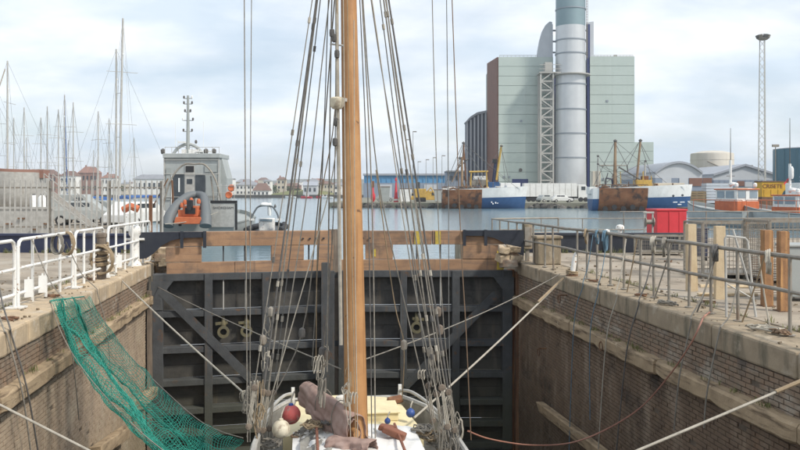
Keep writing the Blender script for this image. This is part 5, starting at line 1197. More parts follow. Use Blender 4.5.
# ---- hulls laid up ashore, yachts and their masts
def yacht(u, vtop, D, label, hullm='white_clean', vbase=None, spread=1, boom=True, L=None, cover=None, lean=0.0, group=None, furl=None, two=None, rz=None):
    k = D / F; z1 = CZ - (vtop - HV) * k; hgt = z1 - WATER; L = L or max(6.5, hgt * .72); a = W(u, HV, D)
    t = thing('sailing_yacht', label, 'yacht', (a.x, a.y, WATER), rz if rz is not None else random.uniform(0, 6.28), group)
    B = L * .155
    hull(stations(L, 12, lambda f: B * min(1, .72 + f * 1.2) * min(1, (1 - f) * 1.9 + .015) ** .75, lambda f: -.3, lambda f: L * .095 + .25 * f * f, -L * .5), 0, 1, deck=.06, wall=.05).build('hull', hullm, t, smooth=True)
    z0 = L * .095
    b = MB(); b.prism([(-L * .22, z0 - .05), (-L * .2, z0 + .42), (L * .05, z0 + .45), (L * .22, z0 + .02)], lambda x, y, q: ((-1 + 2 * q) * B * .55, x, y)); cb = b.build('cabin', 'white_clean', t)
    for sg in (-1, 1): part(cb, 'window', 'glass_dark', (min(sg * B * .55, sg * (B * .55 + .02)), max(sg * B * .55, sg * (B * .55 + .02)), -L * .15, L * .02, z0 + .15, z0 + .32))
    r = max(.045, .0062 * hgt); b = MB(); b.tube([(0, L * .08, z0), (lean, L * .08, hgt)], r, 7, r1=r * .75); ms = b.build('mast', 'galv_light', t)
    for f in (.45, .72) if hgt > 10 else (.55,):
        zf = z0 + (hgt - z0) * f; b = MB(); b.tube([(-B * .75 + lean * f, L * .06, zf), (lean * f, L * .08, zf + .05), (B * .75 + lean * f, L * .06, zf)], .025, 5); b.build('spreader', 'galv_light', ms)
    for p in ((-B * .95, L * .04, z0), (B * .95, L * .04, z0), (0, L * .5, z0 + .2), (0, -L * .49, z0)):
        b = MB(); b.tube([p, (lean, L * .08, hgt - .05)], .012, 3, caps=False); b.build('stay', 'wire', t)
    if furl:
        b = MB(); b.tube([(0, L * .48, z0 + .3), (lean * .9, L * .1, hgt * .95)], .06, 6); b.build('furled_jib', furl, t)
    if boom:
        b = MB(); b.tube([(0, L * .06, z0 + 1.2), (0, -L * .34, z0 + 1.25)], .06, 6); b.build('boom', 'galv_light', t)
        b = MB(); b.tube([(0, L * .05, z0 + 1.32), (0, -L * .15, z0 + 1.38), (0, -L * .33, z0 + 1.33)], .15, 7); b.build('sail_cover', cover or 'blue_cover', t, smooth=True)
    b = MB(); b.tube([(lean, L * .08, hgt), (lean, L * .08, hgt + .5)], .012, 4); b.build('aerial', 'white_clean', ms)
    b = MB(); b.lathe([(.05, 0), (.07, .08), (.03, .16)], 7, (lean, L * .08 - .1, hgt * .82)); b.build('lamp', 'white_clean', ms)
    return t
yacht(121, 16, 74, 'white yacht with the tallest mast in the marina, beside a two-stayed mast', lean=.35, rz=.4, L=12)
t = yacht(126.5, 50, 80, 'white yacht whose mast stands right behind the tallest one', rz=2.0)
yacht(17, 61, 78, 'white yacht with a tall mast and a pale furled jib slanting to the deck', furl='rope_white', rz=1.5)
yacht(64, 94, 92, 'yacht with a blue-sleeved furled sail up its mast', furl='blue_cover', rz=.2)
for i, (u, v, D) in enumerate(((1, 93, 80), (5, 92, 95), (26, 107, 105), (31, 137, 120), (47, 107, 100), (56, 110, 88), (75, 103, 96), (102, 112, 84), (104.5, 118, 110), (59, 127, 128), (113, 150, 130), (90, 150, 140), (9, 118, 110), (70, 140, 135), (98, 160, 150), (131, 138, 120))):
    hm_ = random.choice(['white_clean', 'white_clean', 'cream_paint', 'blue_hull']); yacht(u, v, D, {'white_clean': 'white', 'cream_paint': 'cream', 'blue_hull': 'blue'}[hm_] + '-hulled bare-masted yacht moored in the marina behind the palisade fence', hm_, group=hm_.split('_')[0] + ' yachts moored in the marina')
yacht(38, 118, 90, 'yacht with a reddish wooden mast in the marina', hullm='rust_dark')
def laid_hull(u0, u1, v0, D, m, m2, label):
    k = D / F; L = (u1 - u0) * k; a = W((u0 + u1) / 2, HV, D); z = CZ - (v0 - HV) * k; t = thing('laid_up_boat', label, 'boat', (a.x, a.y, 0), -PSI + R(90))
    hull(stations(L, 12, lambda f: 1.5 * min(1, (1 - f) * 2 + .02) ** .7 * min(1, .7 + f), lambda f: .6, lambda f: z + .2 * f * f, -L / 2), 0, .94, transom=True).build('hull', m, t, smooth=True)
    hull(stations(L, 12, lambda f: 1.5 * min(1, (1 - f) * 2 + .02) ** .7 * min(1, .7 + f), lambda f: .6, lambda f: z + .2 * f * f, -L / 2), .94, 1, n=2, deck=.1).build('bulwark', m2, t, smooth=True)
    for y in (-L * .3, L * .25):
        for sg in (-1, 1): b = MB(); b.bar((sg * 1.5, y, 0), (sg * .9, y, 1.2), .12, .12); b.build('prop', 'post_timber', t)
        part(t, 'keel_block', 'post_timber', (-.3, .3, y - .25, y + .25, 0, .6))
    return t
t = laid_hull(-20, 42, 170, 48, 'galv_light', 'roof_red', 'laid-up boat with a brown-red gunwale behind the palisade fence')
part(t, 'wheelhouse', 'roof_red', (-.35, .35, -2.1, -1.7, 2.9, 3.4))
# ================================================================== the far shore
def poly_slab(name, pts, z1, z0, m, kind=True):
    b = MB(); b.prism(pts, lambda x, y, q: WX(x, y, z1 if q else z0)); o = b.build(name, m)
    if kind: struct(o)
    return o
# right bank: from the middle of the picture to the right
poly_slab('quay_far', [(-14, 158), (12, 152), (60, 150), (140, 146), (400, 140), (400, 420), (-16, 420)], .12, -6, 'far_ground')
poly_slab('shore_left', [(-900, 470), (-14, 466), (-14, 2700), (-900, 2700)], 0.1, -6, 'far_ground')
poly_slab('shore_middle', [(-13.9, 425), (600, 421), (600, 2700), (-13.9, 2700)], 0.1, -6, 'far_ground')
b = MB(); rows = []
for i in range(121):
    x = -1700 + 3400 * i / 120; h = 30 + 9 * math.sin(x * .0021 + 1) + 5 * math.sin(x * .006 + 2) + 3 * math.sin(x * .017) + random.uniform(-1, 1) - 10 * max(0, x / 1700)
    rows.append([WX(x, 1500, -2), WX(x, 1800, h * .55), WX(x, 2100, h), WX(x, 2300, h * .9), WX(x, 2600, 0)])
b.grid(rows); struct(b.build('hills', 'hill', smooth=True))
class FT:                                  # a far thing: picture coordinates at its own depth
    def __init__(s, name, label, cat_, uc, D, z0=.12, rz=0.0, group=None):
        s.D = D; s.uc = uc; s.k = D / F; a = W(uc, HV, D); s.t = thing(name, label, cat_, (a.x, a.y, z0), -PSI + rz, group); s.z0 = z0
    def x(s, u, dd=0): return (u - U0) / F * (s.D + dd) - (s.uc - U0) / F * s.D
    def z(s, v, dd=0): return CZ - (v - HV) / F * (s.D + dd) - s.z0
    def box(s, name, m, u0, u1, v0, v1, d0, d1, parent=None, bevel=0.0):
        b = MB(); b.bb(s.x(u0, 0), s.x(u1, 0), d0, d1, max(0, s.z(v1)) if v1 is not None else 0, s.z(v0)); return b.build(name, m, parent or s.t, bevel=bevel)
# ---------------------------------------------------------------- power station
T = FT('power_station', 'pale green clad power station with a brick flank and louvred hall', 'power station', 560, 232)
def block(u0, u1, v0, dep, d0=0.0, m='cladding', course=9.6):
    o = T.box('block', 'cladding_dark', u0 + .15, u1 - .15, v0 + .4, None, d0 + .15, d0 + dep)
    v = v0; k = 0
    nsp = 2 if u1 - u0 > 30 else 1
    while v < 190:
        v2 = min(v + course, 193.2)
        for q in range(nsp):
            ua = u0 + (u1 - u0) * q / nsp; ub = u0 + (u1 - u0) * (q + 1) / nsp
            b = MB(); b.bb(T.x(ua) + (.0 if q == 0 else .01), T.x(ub) - (.0 if q == nsp - 1 else .01), d0 - .05, d0 + .149, max(0.02, T.z(v2) + .10), T.z(v)); b.build('cladding_panel', m, o)
        v = v2
    return o
block(498.5, 553, 57, 34); block(590, 634.5, 56.5, 34); block(634.6, 659, 141, 22, 5)
T.box('parapet', 'cladding_dark', 516, 528, 55, 57, 4, 8); T.box('parapet', 'cladding_dark', 600, 622, 55.2, 56.4, 4, 8)
b = MB(); b.bar((T.x(619), 4, T.z(56)), (T.x(619), 4, T.z(52.5)), .8, .8); b.build('roof_vent', 'galv_light', T.t)
# brick flank on the left side of the block
b = MB(); b.prism([(.2, 0), (27.5, 0), (27.5, T.z(63.5, 27.5)), (.2, T.z(57))], lambda x, y, q: (T.x(498.5) - .35 + .34 * q, x, y)); b.build('brick_flank', 'brick_far', T.t)
# louvred hall, standing farther back
DH = 29.0
def hx(u): return T.x(u, DH)
def hz(v): return T.z(v, DH)
b = MB(); b.prism([(hx(466), 0), (hx(466), hz(121.5)), (hx(470), hz(117.5)), (hx(477), hz(113.5)), (hx(492), hz(110.5)), (hx(492), 0)], lambda x, y, q: (x, DH + 4 * q, y)); b.build('louvred_hall', 'louvre', T.t)
for i in range(6):
    u = 466.4 + i * 3.7; b = MB(); b.bb(hx(u), hx(u + 1.3), DH - .5, DH - .02, 0, hz(122 - min(10, i * 2.3))); b.build('pilaster', 'pale_wall', T.t)
P = [(465, 122.5), (470, 117), (477, 112.6), (492, 109.6), (492, 111.4), (477, 115), (470.5, 119), (466, 123.5)]
b = MB(); b.prism([(hx(u), hz(v)) for u, v in P], lambda x, y, q: (x, DH - .8 + 5.5 * q, y + .05)); b.build('hall_roof', 'grey_roof', T.t)
# recess behind the chimney, fins
T.box('recess', 'navy_recess', 553.1, 589.9, 70, None, 9, 20)
for sg, us in ((-1, [(552.6, 21.5), (550, 21), (546, 24.5), (542.5, 31), (540, 40), (538.2, 50), (537.3, 58), (537.3, 70), (552.6, 70)]), (1, [(587.6, 22.5), (590, 21.5), (594.2, 21), (594.2, 60), (592.5, 75), (587.6, 75)])):
    b = MB(); b.prism([(T.x(u), T.z(v)) for u, v in us], lambda x, y, q: (x, .6 + 1.2 * q, y)); b.build('fin', 'pale_wall', T.t)
    b = MB(); uu = (550.2, 553) if sg < 0 else (587.6, 590.2); b.bb(T.x(uu[0]), T.x(uu[1]), .2, 1.9, 0, T.z(24)); b.build('fin_edge', 'pale_wall' if sg < 0 else 'navy_recess', T.t)
T.box('door', 'navy_recess', 512, 528, 179, None, -.15, -.06); b = MB(); b.lathe([(.5, -.1), (.5, .1)], 10, (T.x(520.5), -.2, T.z(170)), Matrix.Rotation(R(90), 3, 'X')); b.build('wall_lamp', 'rope_dark', T.t)
for u, v in ((503, 176), (508, 176), (545, 172), (602, 178), (612, 178), (622, 178), (606, 100), (520, 120)): T.box('wall_vent', 'stack_band', u, u + 2.2, v, v + 2.0, -.2, -.06)
for u0_, u1_ in ((500, 552), (592, 634)):
    for v_ in (55.6, 54.6): b = MB(); b.bar((T.x(u0_), 1, T.z(v_)), (T.x(u1_), 1, T.z(v_)), .07, .07); b.build('roof_rail', 'galv', T.t)
    for i in range(14): uu = u0_ + (u1_ - u0_) * i / 13; b = MB(); b.bar((T.x(uu), 1, T.z(57)), (T.x(uu), 1, T.z(54.6)), .07, .07); b.build('roof_stanchion', 'galv', T.t)
# lattice stair tower
for u in (537.4, 549.6):
    for d in (-5.5, -2.0): b = MB(); b.bar((T.x(u), d, 0), (T.x(u), d, T.z(75)), .45, .45); b.build('tower_leg', 'galv_light', T.t)
v = 75.0; i = 0
while v < 186:
    for d in (-5.5, -2.0):
        b = MB(); b.bar((T.x(537.4), d, T.z(v)), (T.x(549.6), d, T.z(v)), .35, .35); b.build('tower_strut', 'galv_light', T.t)
        ua, ub = (537.4, 549.6) if i % 2 else (549.6, 537.4)
        if v + 8.8 < 190: b = MB(); b.bar((T.x(ua), d, T.z(v)), (T.x(ub), d, T.z(min(192, v + 8.8))), .3, .3); b.build('tower_brace', 'galv_light', T.t)
    v += 8.8; i += 1
b = MB(); b.bb(T.x(536), T.x(557), -6, -1, T.z(76), T.z(75)); b.build('walkway', 'galv_light', T.t)
for v in (68, 72): b = MB(); b.bar((T.x(536), -6, T.z(v)), (T.x(557), -6, T.z(v)), .15, .15); b.build('guard_rail', 'galv_light', T.t)
b = MB(); b.bb(T.x(542), T.x(549), -5, -2.2, T.z(74.9), T.z(65)); b.build('tower_cabin', 'galv_light', T.t)
for v in (30, 41, 52): 
    b = MB(); b.bb(T.x(552.5), T.x(558), .5, 1.2, T.z(v) - .2, T.z(v) + .2); b.build('tie', 'stack_band', T.t); b = MB(); b.bb(T.x(583), T.x(588), .5, 1.2, T.z(v) - .2, T.z(v) + .2); b.build('tie', 'stack_band', T.t)
# chimney
C = FT('chimney', 'tall cylindrical steel chimney with ring bands in front of the power station', 'chimney', 570.5, 229)
r0 = 14.3 * C.k * 1.02
b = MB(); b.lathe([(r0 * 1.06, 0), (r0 * 1.02, C.z(100)), (r0, C.z(27))], 48); b.build('shaft', 'stack_metal', C.t, smooth=True)
b = MB(); b.lathe([(r0 * 1.002, C.z(27) + .01), (r0 * .98, C.z(-110))], 48); b.build('upper_shaft', 'stack_top', C.t, smooth=True)
for v in (10, 41, 54.5, 85, 110, 134, 158):
    rr = r0 * (1.035 + .0003 * max(0, v)); b = MB(); b.lathe([(rr - .2, C.z(v + .7)), (rr, C.z(v + .6)), (rr, C.z(v - .6)), (rr - .2, C.z(v - .7))], 48); b.build('band', 'stack_band', C.t, smooth=True)
b = MB(); b.lathe([(r0 * 1.1, C.z(76.2)), (r0 * 1.34, C.z(76)), (r0 * 1.34, C.z(75)), (r0 * 1.1, C.z(74.8))], 40); b.build('gallery', 'galv_light', C.t)
for u in (584.2, 585.6): b = MB(); b.bar((C.x(u), -2.5, C.z(60)), (C.x(u), -2.5, C.z(-60)), .12, .12); b.build('ladder', 'galv', C.t)
for i in range(40): b = MB(); b.bar((C.x(584.2), -2.5, C.z(58 - i * 2.6)), (C.x(585.6), -2.5, C.z(58 - i * 2.6)), .1, .1); b.build('rung', 'galv', C.t)
# ---------------------------------------------------------------- quay face, rocks
rk = random.Random(77)
for i in range(96):
    X_ = -13 + i * 1.25; Dq = 158 + (152 - 158) * (X_ + 14) / 26 if X_ < 12 else (152 - 2 * (X_ - 12) / 48 if X_ < 60 else 150 - 4 * (X_ - 60) / 80)
    p = WX(X_ + rk.uniform(-.4, .4), Dq - rk.uniform(.1, 1.3), WATER - .3); s_ = rk.uniform(.7, 1.35); b = MB(); b.lathe([(.35 * s_, 0), (.75 * s_, .25 * s_), (.7 * s_, .65 * s_), (.3 * s_, .95 * s_)], 7)
    b.v = [q + Vector((rk.uniform(-.2, .2), rk.uniform(-.2, .2), rk.uniform(-.15, .15))) * s_ for q in b.v]
    rm = rk.choice(['stone_dark', 'stone_dark', 'stone_mid']); o = b.build('rock', rm); o.location = p; o.rotation_euler = (0, 0, rk.uniform(0, 6)); rw = 'dark' if rm == 'stone_dark' else 'mid-grey'; tag(o, rw + ' rock in the armour along the foot of the far quay', 'rock', rw + ' rocks along the far quay')
# white trailer + lorry cab, cars
T = FT('lorry', 'long white articulated lorry parked before the power station', 'lorry', 555, 172)
b = MB(); b.bb(T.x(524), T.x(577), 0, 2.6, 1.1, T.z(183.2)); b.build('trailer', 'white_clean', T.t)
for i in range(1, 9): b = MB(); b.bb(T.x(524 + i * 5.9), T.x(524 + i * 5.9) + .06, -.03, -.002, 1.15, T.z(183.5)); b.build('panel_joint', 'galv_light', T.t)
b = MB(); b.prism([(T.x(578.5), .7), (T.x(578.5), T.z(184.5)), (T.x(586), T.z(184.8)), (T.x(588.5), T.z(189)), (T.x(589), .7)], lambda x, y, q: (x, .1 + 2.4 * q, y)); cb = b.build('cab', 'white_clean', T.t, bevel=.08)
b = MB(); b.bb(T.x(581.5), T.x(585.5), .05, .098, T.z(190), T.z(186.5)); b.build('window', 'glass_dark', cb)
for u in (529, 533.5, 538, 572, 581, 586):
    b = MB(); b.lathe([(.25, -.2), (.5, -.2), (.5, .2), (.25, .2)], 12, (T.x(u), .3, .501), Matrix.Rotation(R(90), 3, 'X')); b.build('wheel', 'black_rubber', T.t)
b = MB(); b.bb(T.x(524), T.x(580), .2, 2.4, .75, 1.098); b.build('chassis', 'black_rubber', T.t)
def car_at(u, D, col, label, **kw): o = car(u, D, col, label, **kw); o.location.z = .12; return o
car_at(562, 160, 'white_clean', 'white car parked on the far quay beside the lorry'); car_at(546, 166, 'grey_light', 'silver hatchback parked askew on the far quay beside the white car', L=3.8, rz=.5)
car_at(430, 175, 'yellow_paint', 'yellow van parked on the far quay by the blue shed', L=5, h=2.3, van=True); car_at(385, 178, 'grey_paint', 'grey car parked on the far quay near the red buoys', L=4.2)
car_at(417, 180, 'yellow_paint', 'yellow pick-up on the far quay beside the yellow van', L=5.2, h=1.9)
# ---------------------------------------------------------------- scallop trawlers
def trawler(D, u0, u1, vtop, vbot, label, flip, det):
    T = FT('fishing_trawler', label, 'trawler', (u0 + u1) / 2, D, WATER); t = T.t; Lh = (u1 - u0) * T.k; k = T.k
    # local hull runs along x: stern left, bow right
    zb = T.z(vtop)
    def HL(f0, f1, ya, yb, dz0, dz1, m, nm, deck=None, out=0.0, n=14):
        hbf = lambda f: 2.6 * min(1, .78 + f * .8) * min(1, (1 - f) * 3.2 + .04) ** .65
        st_ = [(-Lh / 2 + Lh * (ya + (yb - ya) * i / n), hbf(ya + (yb - ya) * i / n), -.9, zb + dz0 + (dz1 - dz0) * i / n) for i in range(n + 1)]
        b = hull(st_, f0, f1, n=5, deck=deck, out=out, wall=.12, flare=.25); b.v = [Vector((p.y + 1.3 * max(0, (p.y / Lh + .5) - .6) * max(0, p.z) / max(zb, 1), -p.x, p.z)) for p in b.v]; return b.build(nm, m, t, smooth=True)
    HL(0, .62, 0, 1, 0, .7, 'blue_hull', 'hull'); HL(.62, 1, 0, 1, 0, .7, 'white_clean', 'bulwark', deck=.6)
    # rusty armour plates on the working side
    ra, rb = det['rust']; n = 3
    for i in range(n):
        fa = ra + (rb - ra) * i / n; fb = ra + (rb - ra) * (i + 1) / n; up_ = random.uniform(0, .14)
        HL(.02, 1.0, fa, fb, up_, up_ + random.uniform(-.05, .05), 'rust_hull', 'rust_plate', out=.10 + .012 * (i % 2), n=5)
    for i in range(5):
        f = ra + (rb - ra) * (i + .6) / 5.4; x = -Lh / 2 + Lh * f; hb_ = 2.6 * min(1, .78 + f * .8) + .1
        b = MB(); b.lathe([(.22, -.12), (.42, -.12), (.42, .12), (.22, .12)], 12, (x, -hb_ - .26, .35 + .25 * (i % 2)), Matrix.Rotation(R(90), 3, 'X')); b.build('tyre', 'black_rubber', t)
    rc = random.Random(int(u0))
    for i in range(26):
        f = rc.uniform(.04, .93); x = -Lh / 2 + Lh * f; w_, h_ = rc.uniform(.2, .7), rc.uniform(.25, 1.0); y = rc.uniform(-1.8, 1.4) * min(1, (1 - f) * 2.5)
        b = MB(); b.box((x, y, zb - .1 + h_ / 2), (w_, rc.uniform(.2, .6), h_), rz=rc.uniform(0, 1.5), jit=.04); b.build('deck_gear', rc.choice(['white_clean', 'rust_dark', 'rust', 'grey_paint', 'blue_hull', 'tan_wood', 'galv', 'rope_dark']), t)
    b = MB(); b.tube([(-Lh / 2 + Lh * ra, -2.3, zb + .6), (-Lh / 2 + Lh * rb, -2.65, zb + .6)], .06, 5); b.build('guard_rail', 'rust_dark', t)
    for i in range(9):
        x = -Lh / 2 + Lh * (ra + (rb - ra) * i / 8); b = MB(); b.bar((x, -2.3 - .35 * i / 8, zb), (x, -2.3 - .35 * i / 8, zb + .6), .06, .06); b.build('stanchion', 'rust_dark', t)
    for u0_, v0_, u1_, v1_, w_, m_, dy in det['spars']:
        b = MB(); b.tube([(T.x(u0_), dy, T.z(v0_)), (T.x(u1_), dy, T.z(v1_))], w_ * k * .68, 7, r1=w_ * k * .5); b.build('spar', m_, t)
    for u0_, v0_, u1_, v1_, m_, d0, d1, nm in det['boxes']:
        b = MB(); b.bb(T.x(u0_), T.x(u1_), d0, d1, T.z(v1_), T.z(v0_)); b.build(nm, m_, t, bevel=.05)
    for u_, v_, r_ in det['lamps']:
        b = MB(); b.lathe([(0, -r_ * k), (r_ * k, -.3 * r_ * k), (r_ * k, .3 * r_ * k), (0, r_ * k)], 8, (T.x(u_), 0, T.z(v_))); b.build('block', 'rope_dark', t)
    for u0_, v0_, u1_, v1_ in det['wires']:
        b = MB(); b.tube([(T.x(u0_), .2, T.z(v0_)), (T.x(u1_), .2, T.z(v1_))], .05, 4); b.build('stay', 'wire', t)
    for i in range(9):                        # derrick falls, wires and lashed gear
        ua_ = rc.choice(det['lamps']); ub_ = rc.uniform(u0 + 3, u1 - 6); b = MB(); b.tube([(T.x(ua_[0]), rc.uniform(-.5, .5), T.z(ua_[1])), (T.x(ub_), rc.uniform(-2, 1.5), zb + rc.uniform(0, .8))], .035, 3, caps=False); b.build('fall', 'rope_dark', t)
    for i in range(7):
        ua_ = rc.uniform(u0 + 2, u0 + (u1 - u0) * .62); hh_ = rc.uniform(1.0, 3.2); b = MB(); b.bar((T.x(ua_), rc.uniform(-2, 1), zb - .2), (T.x(ua_) + rc.uniform(-.7, .7), rc.uniform(-2, 1), zb + hh_), .12, .12); b.build('davit', rc.choice(['rust_dark', 'rope_dark', 'post_timber', 'yellow_paint']), t)
    for i in range(5):
        ua_ = u0 + (u1 - u0) * (.08 + .1 * i); b = MB(); b.tube([(T.x(ua_), -2.2, zb + .15), (T.x(ua_ + 4), -2.3, zb + .35 + .2 * (i % 2)), (T.x(ua_ + 8), -2.3, zb + .1)], .18, 6); b.build('dredge_gear', rc.choice(['rust_dark', 'rope_dark', 'rust']), t)
    # bulwark rail of the foredeck
    b = MB(); b.tube([(T.x(det['rail'][0]), -2.0, T.z(det['rail'][2])), (T.x(det['rail'][1]), -1.6, T.z(det['rail'][2] + .5))], .05, 5); b.build('guard_rail', 'white_clean', t)
    for i in range(7):
        u = det['rail'][0] + (det['rail'][1] - det['rail'][0]) * i / 6; b = MB(); b.bar((T.x(u), -2.0 + .4 * i / 6, zb + .2), (T.x(u), -2.0 + .4 * i / 6, T.z(det['rail'][2] + .5 * i / 6)), .05, .05); b.build('stanchion', 'white_clean', t)
    if det.get('name'):
        for u_, v_, w_, h_ in det['name']:      # worn painted marks on the bow, too small to read
            b = MB(); b.box((T.x(u_), -2.74, T.z(v_)), (w_ * k, .05, h_ * k), jit=.03); b.build('painted_mark', 'white_text', t)
    for u_, v_ in det.get('ports', ()):
        b = MB(); b.lathe([(.2, -.03), (.2, .03)], 10, (T.x(u_), -2.78, T.z(v_)), Matrix.Rotation(R(90), 3, 'X')); b.build('porthole', 'glass_dark', t)
    return T
d1 = dict(rust=(0, .47), rail=(494, 521, 186.5), name=((490, 202, 1.0, 1.2), (491.3, 203.6, .9, 1.2), (494, 202.6, 1.2, 1.4), (496, 203, 1.0, .8)),
   spars=[(462, 190, 462, 157, 2.2, 'spar_brown', 0), (463, 160, 464, 142, 1.6, 'rust_dark', 0), (466.5, 190, 464, 146, 1.4, 'rust', .5), (496, 180, 501.5, 145, 2.0, 'yellow_paint', 0), (493, 189, 495.5, 162, 3.0, 'navy_paint', 0), (470, 190, 471, 172, 1.2, 'yellow_paint', -.5), (487, 190, 486, 172, 1.2, 'yellow_paint', -.5), (469, 172, 488, 171.5, 1.6, 'yellow_paint', -.5), (458, 168, 469, 158, 1.0, 'rope_dark', 0), (452, 182, 462, 160, .8, 'spar_brown', 0)],
   boxes=[(470, 180, 489, 190, 'galv', .2, 2.2, 'deck_house'), (474, 176, 486, 179.9, 'white_clean', .4, 2, 'bridge'), (488, 182, 499, 190, 'blue_hull', -.6, .8, 'winch_house'), (447, 187, 455, 191, 'white_clean', -1, .4, 'locker'), (492.5, 159, 497, 163, 'black_rubber', -.4, .4, 'crane_head'), (500, 183, 520, 190, 'white_clean', -.5, 1.6, 'forecastle')],
   lamps=[(463.5, 143, 1.6), (460, 158, 1.6), (501.5, 146, 1.5), (466, 160, 1.4)], wires=[(463, 143, 444, 188), (463, 143, 484, 178), (501, 146, 511, 188), (462, 158, 450, 184)])
trawler(150, 442, 524, 190, 209, 'scallop trawler with a blue crane post and rusty side, moored near the louvred hall', False, d1)
d2 = dict(rust=(.06, .54), rail=(655, 684, 186), name=((669.5, 202, 4.2, .9), (676.5, 201.9, 4.4, .8), (673.8, 204.3, 3.8, .8)), ports=((667.5, 195.8), (676.5, 195.2)),
   spars=[(614.5, 191, 615.3, 141, 2.6, 'spar_brown', 0), (617.5, 191, 616.5, 143, 1.2, 'rust', .6), (636, 188, 640.5, 140, 2.0, 'spar_brown', 0), (600, 165.5, 628, 165.5, 1.0, 'galv', 0), (618, 167, 640, 180, 1.2, 'rope_dark', -.4), (627, 165, 628, 172, 1.0, 'rope_dark', 0), (598, 155, 598.5, 188, .8, 'galv_light', 0), (645.5, 188, 645.5, 162, 1.6, 'galv_light', .3), (652, 188, 651, 176, .8, 'yellow_paint', 0), (605, 189, 606, 178, 1.4, 'navy_paint', 0), (606, 178, 612, 179, 1.4, 'navy_paint', 0), (612, 179, 613, 189, 1.4, 'navy_paint', 0)],
   boxes=[(635, 180, 651, 191, 'yellow_paint', -.6, 1.2, 'winch_house'), (642, 176, 648, 179.9, 'rust', -.4, .8, 'net_drum'), (593, 171, 601, 186, 'town_cream', .2, 1.6, 'gallows'), (622, 184, 634, 191, 'grey_paint', .2, 2.2, 'deck_house'), (655, 183, 684, 187, 'town_cream', -.3, 2.0, 'forecastle'), (588, 187, 597, 194, 'white_clean', -1.0, 1.2, 'stern_house')],
   lamps=[(615.3, 141, 1.9), (640.5, 140.5, 1.8), (645.5, 161, 1.3), (598, 156, 1.3), (598, 164, 1.2)], wires=[(615, 142, 604, 165), (615, 142, 627, 165), (640, 141, 628, 165), (640, 141, 650, 160), (640, 141, 655, 186), (615, 142, 594, 186)])
trawler(132, 590, 688, 188.5, 211, 'scallop trawler with twin derrick masts and rusty side, moored near the arched warehouse', False, d2)
# ---------------------------------------------------------------- warehouses, tanks, mast on the right
def arch_shed(u0, u1, vpk, vea, D, label, arch, dep=30):
    T = FT('warehouse', label, 'warehouse', (u0 + u1) / 2, D); n = 14; prof_ = []
    for i in range(n + 1):
        f = i / n; s_ = 1 - (2 * f - 1) ** 2 if arch else 1 - abs(2 * f - 1); prof_.append((T.x(u0 + (u1 - u0) * f), T.z(vea) + (T.z(vpk) - T.z(vea)) * s_))
    zm = T.z(vea + 5.5) if True else 0
    b = MB(); b.prism([(T.x(u0), T.z(vea + 4)), *prof_, (T.x(u1), T.z(vea + 4))], lambda x, y, q: (x, dep * q, y)); b.build('gable', 'pale_wall', T.t)
    b = MB(); b.bb(T.x(u0), T.x(u1), -.1, dep, 0, T.z(vea + 4) - .01); b.build('wall', 'grey_wall', T.t)
    pr2 = [(x, y + .02) for x, y in prof_] + [(x, y + .55) for x, y in reversed(prof_)]; b = MB(); b.prism(pr2, lambda x, y, q: (x, -.5 + (dep + 1) * q, y)); b.build('roof', 'grey_roof', T.t)
    return T
T = arch_shed(655, 702, 163.5, 174, 196, 'grey warehouse with a wide arched roof beside the power station', True)
for u in (662, 679): T.box('door', 'pale_wall', u, u + 9, 178, 187, -.25, -.11)
T.box('brick_panel', 'brick_far', 689, 702, 178, 186, -.25, -.11)
T = arch_shed(713, 777, 166, 176, 200, 'grey warehouse with a low pitched roof and roof vents near the floodlight mast', False)
for u in (744, 750, 757): T.box('roof_vent', 'galv', u, u + 3, 164.5, 168.5, 4, 6)
T.box('brick_panel', 'brick_far', 737, 744, 181, 186, -.25, -.11); T.box('door', 'pale_wall', 744.5, 752, 182, 187, -.25, -.11); T.box('brick_panel', 'brick_far', 702, 711, 178, 186, -.6, -.45)
for i in range(12): u = 714 + i * 5.2; b = MB(); b.bb(T.x(u), T.x(u) + .12, -.16, -.102, 0, T.z(180.3)); b.build('wall_rib', 'grey_wall', T.t)
T = FT('storage_tank', 'large cream storage tank with a stair rail behind the arched warehouses', 'tank', 712, 240); r = 20.5 * T.k
b = MB(); b.lathe([(r, 0), (r, T.z(155)), (r * .98, T.z(153.5)), (r * .5, T.z(151.2)), (.1, T.z(150.5))], 40); b.build('shell', 'tank_cream', T.t, smooth=True)
b = MB(); b.tube([(r * 1.01 * math.cos(a), -r * 1.01 * abs(math.sin(a)), T.z(152) - 3.0 * (math.pi - a)) for a in [math.pi * .35 + .08 * i for i in range(14)]], .15, 5); b.build('stair_rail', 'galv', T.t)
for v in (160, 168): b = MB(); b.lathe([(r, T.z(v) - .12), (r + .06, T.z(v) - .1), (r + .06, T.z(v) + .1), (r, T.z(v) + .12)], 40); b.build('ring', 'tank_cream', T.t)
T = FT('storage_tank', 'large dark green storage tank behind the yellow container', 'tank', 808, 185); r = 32 * T.k
b = MB(); b.lathe([(r, 0), (r, T.z(150)), (r * .98, T.z(149))], 44); b.build('shell', 'tank_green', T.t, smooth=True)
b = MB(); b.lathe([(r * 1.002, T.z(149) + .01), (r * .7, T.z(147.6)), (.1, T.z(146.8))], 44); b.build('roof', 'grey_roof', T.t, smooth=True)
for i in range(8): b = MB(); b.bar((r * math.cos(math.pi + i * .4) * 1.004, r * math.sin(math.pi + i * .4) * 1.004, 0), (r * math.cos(math.pi + i * .4) * 1.004, r * math.sin(math.pi + i * .4) * 1.004, T.z(150)), .2, .2); b.build('seam', 'tank_green', T.t)
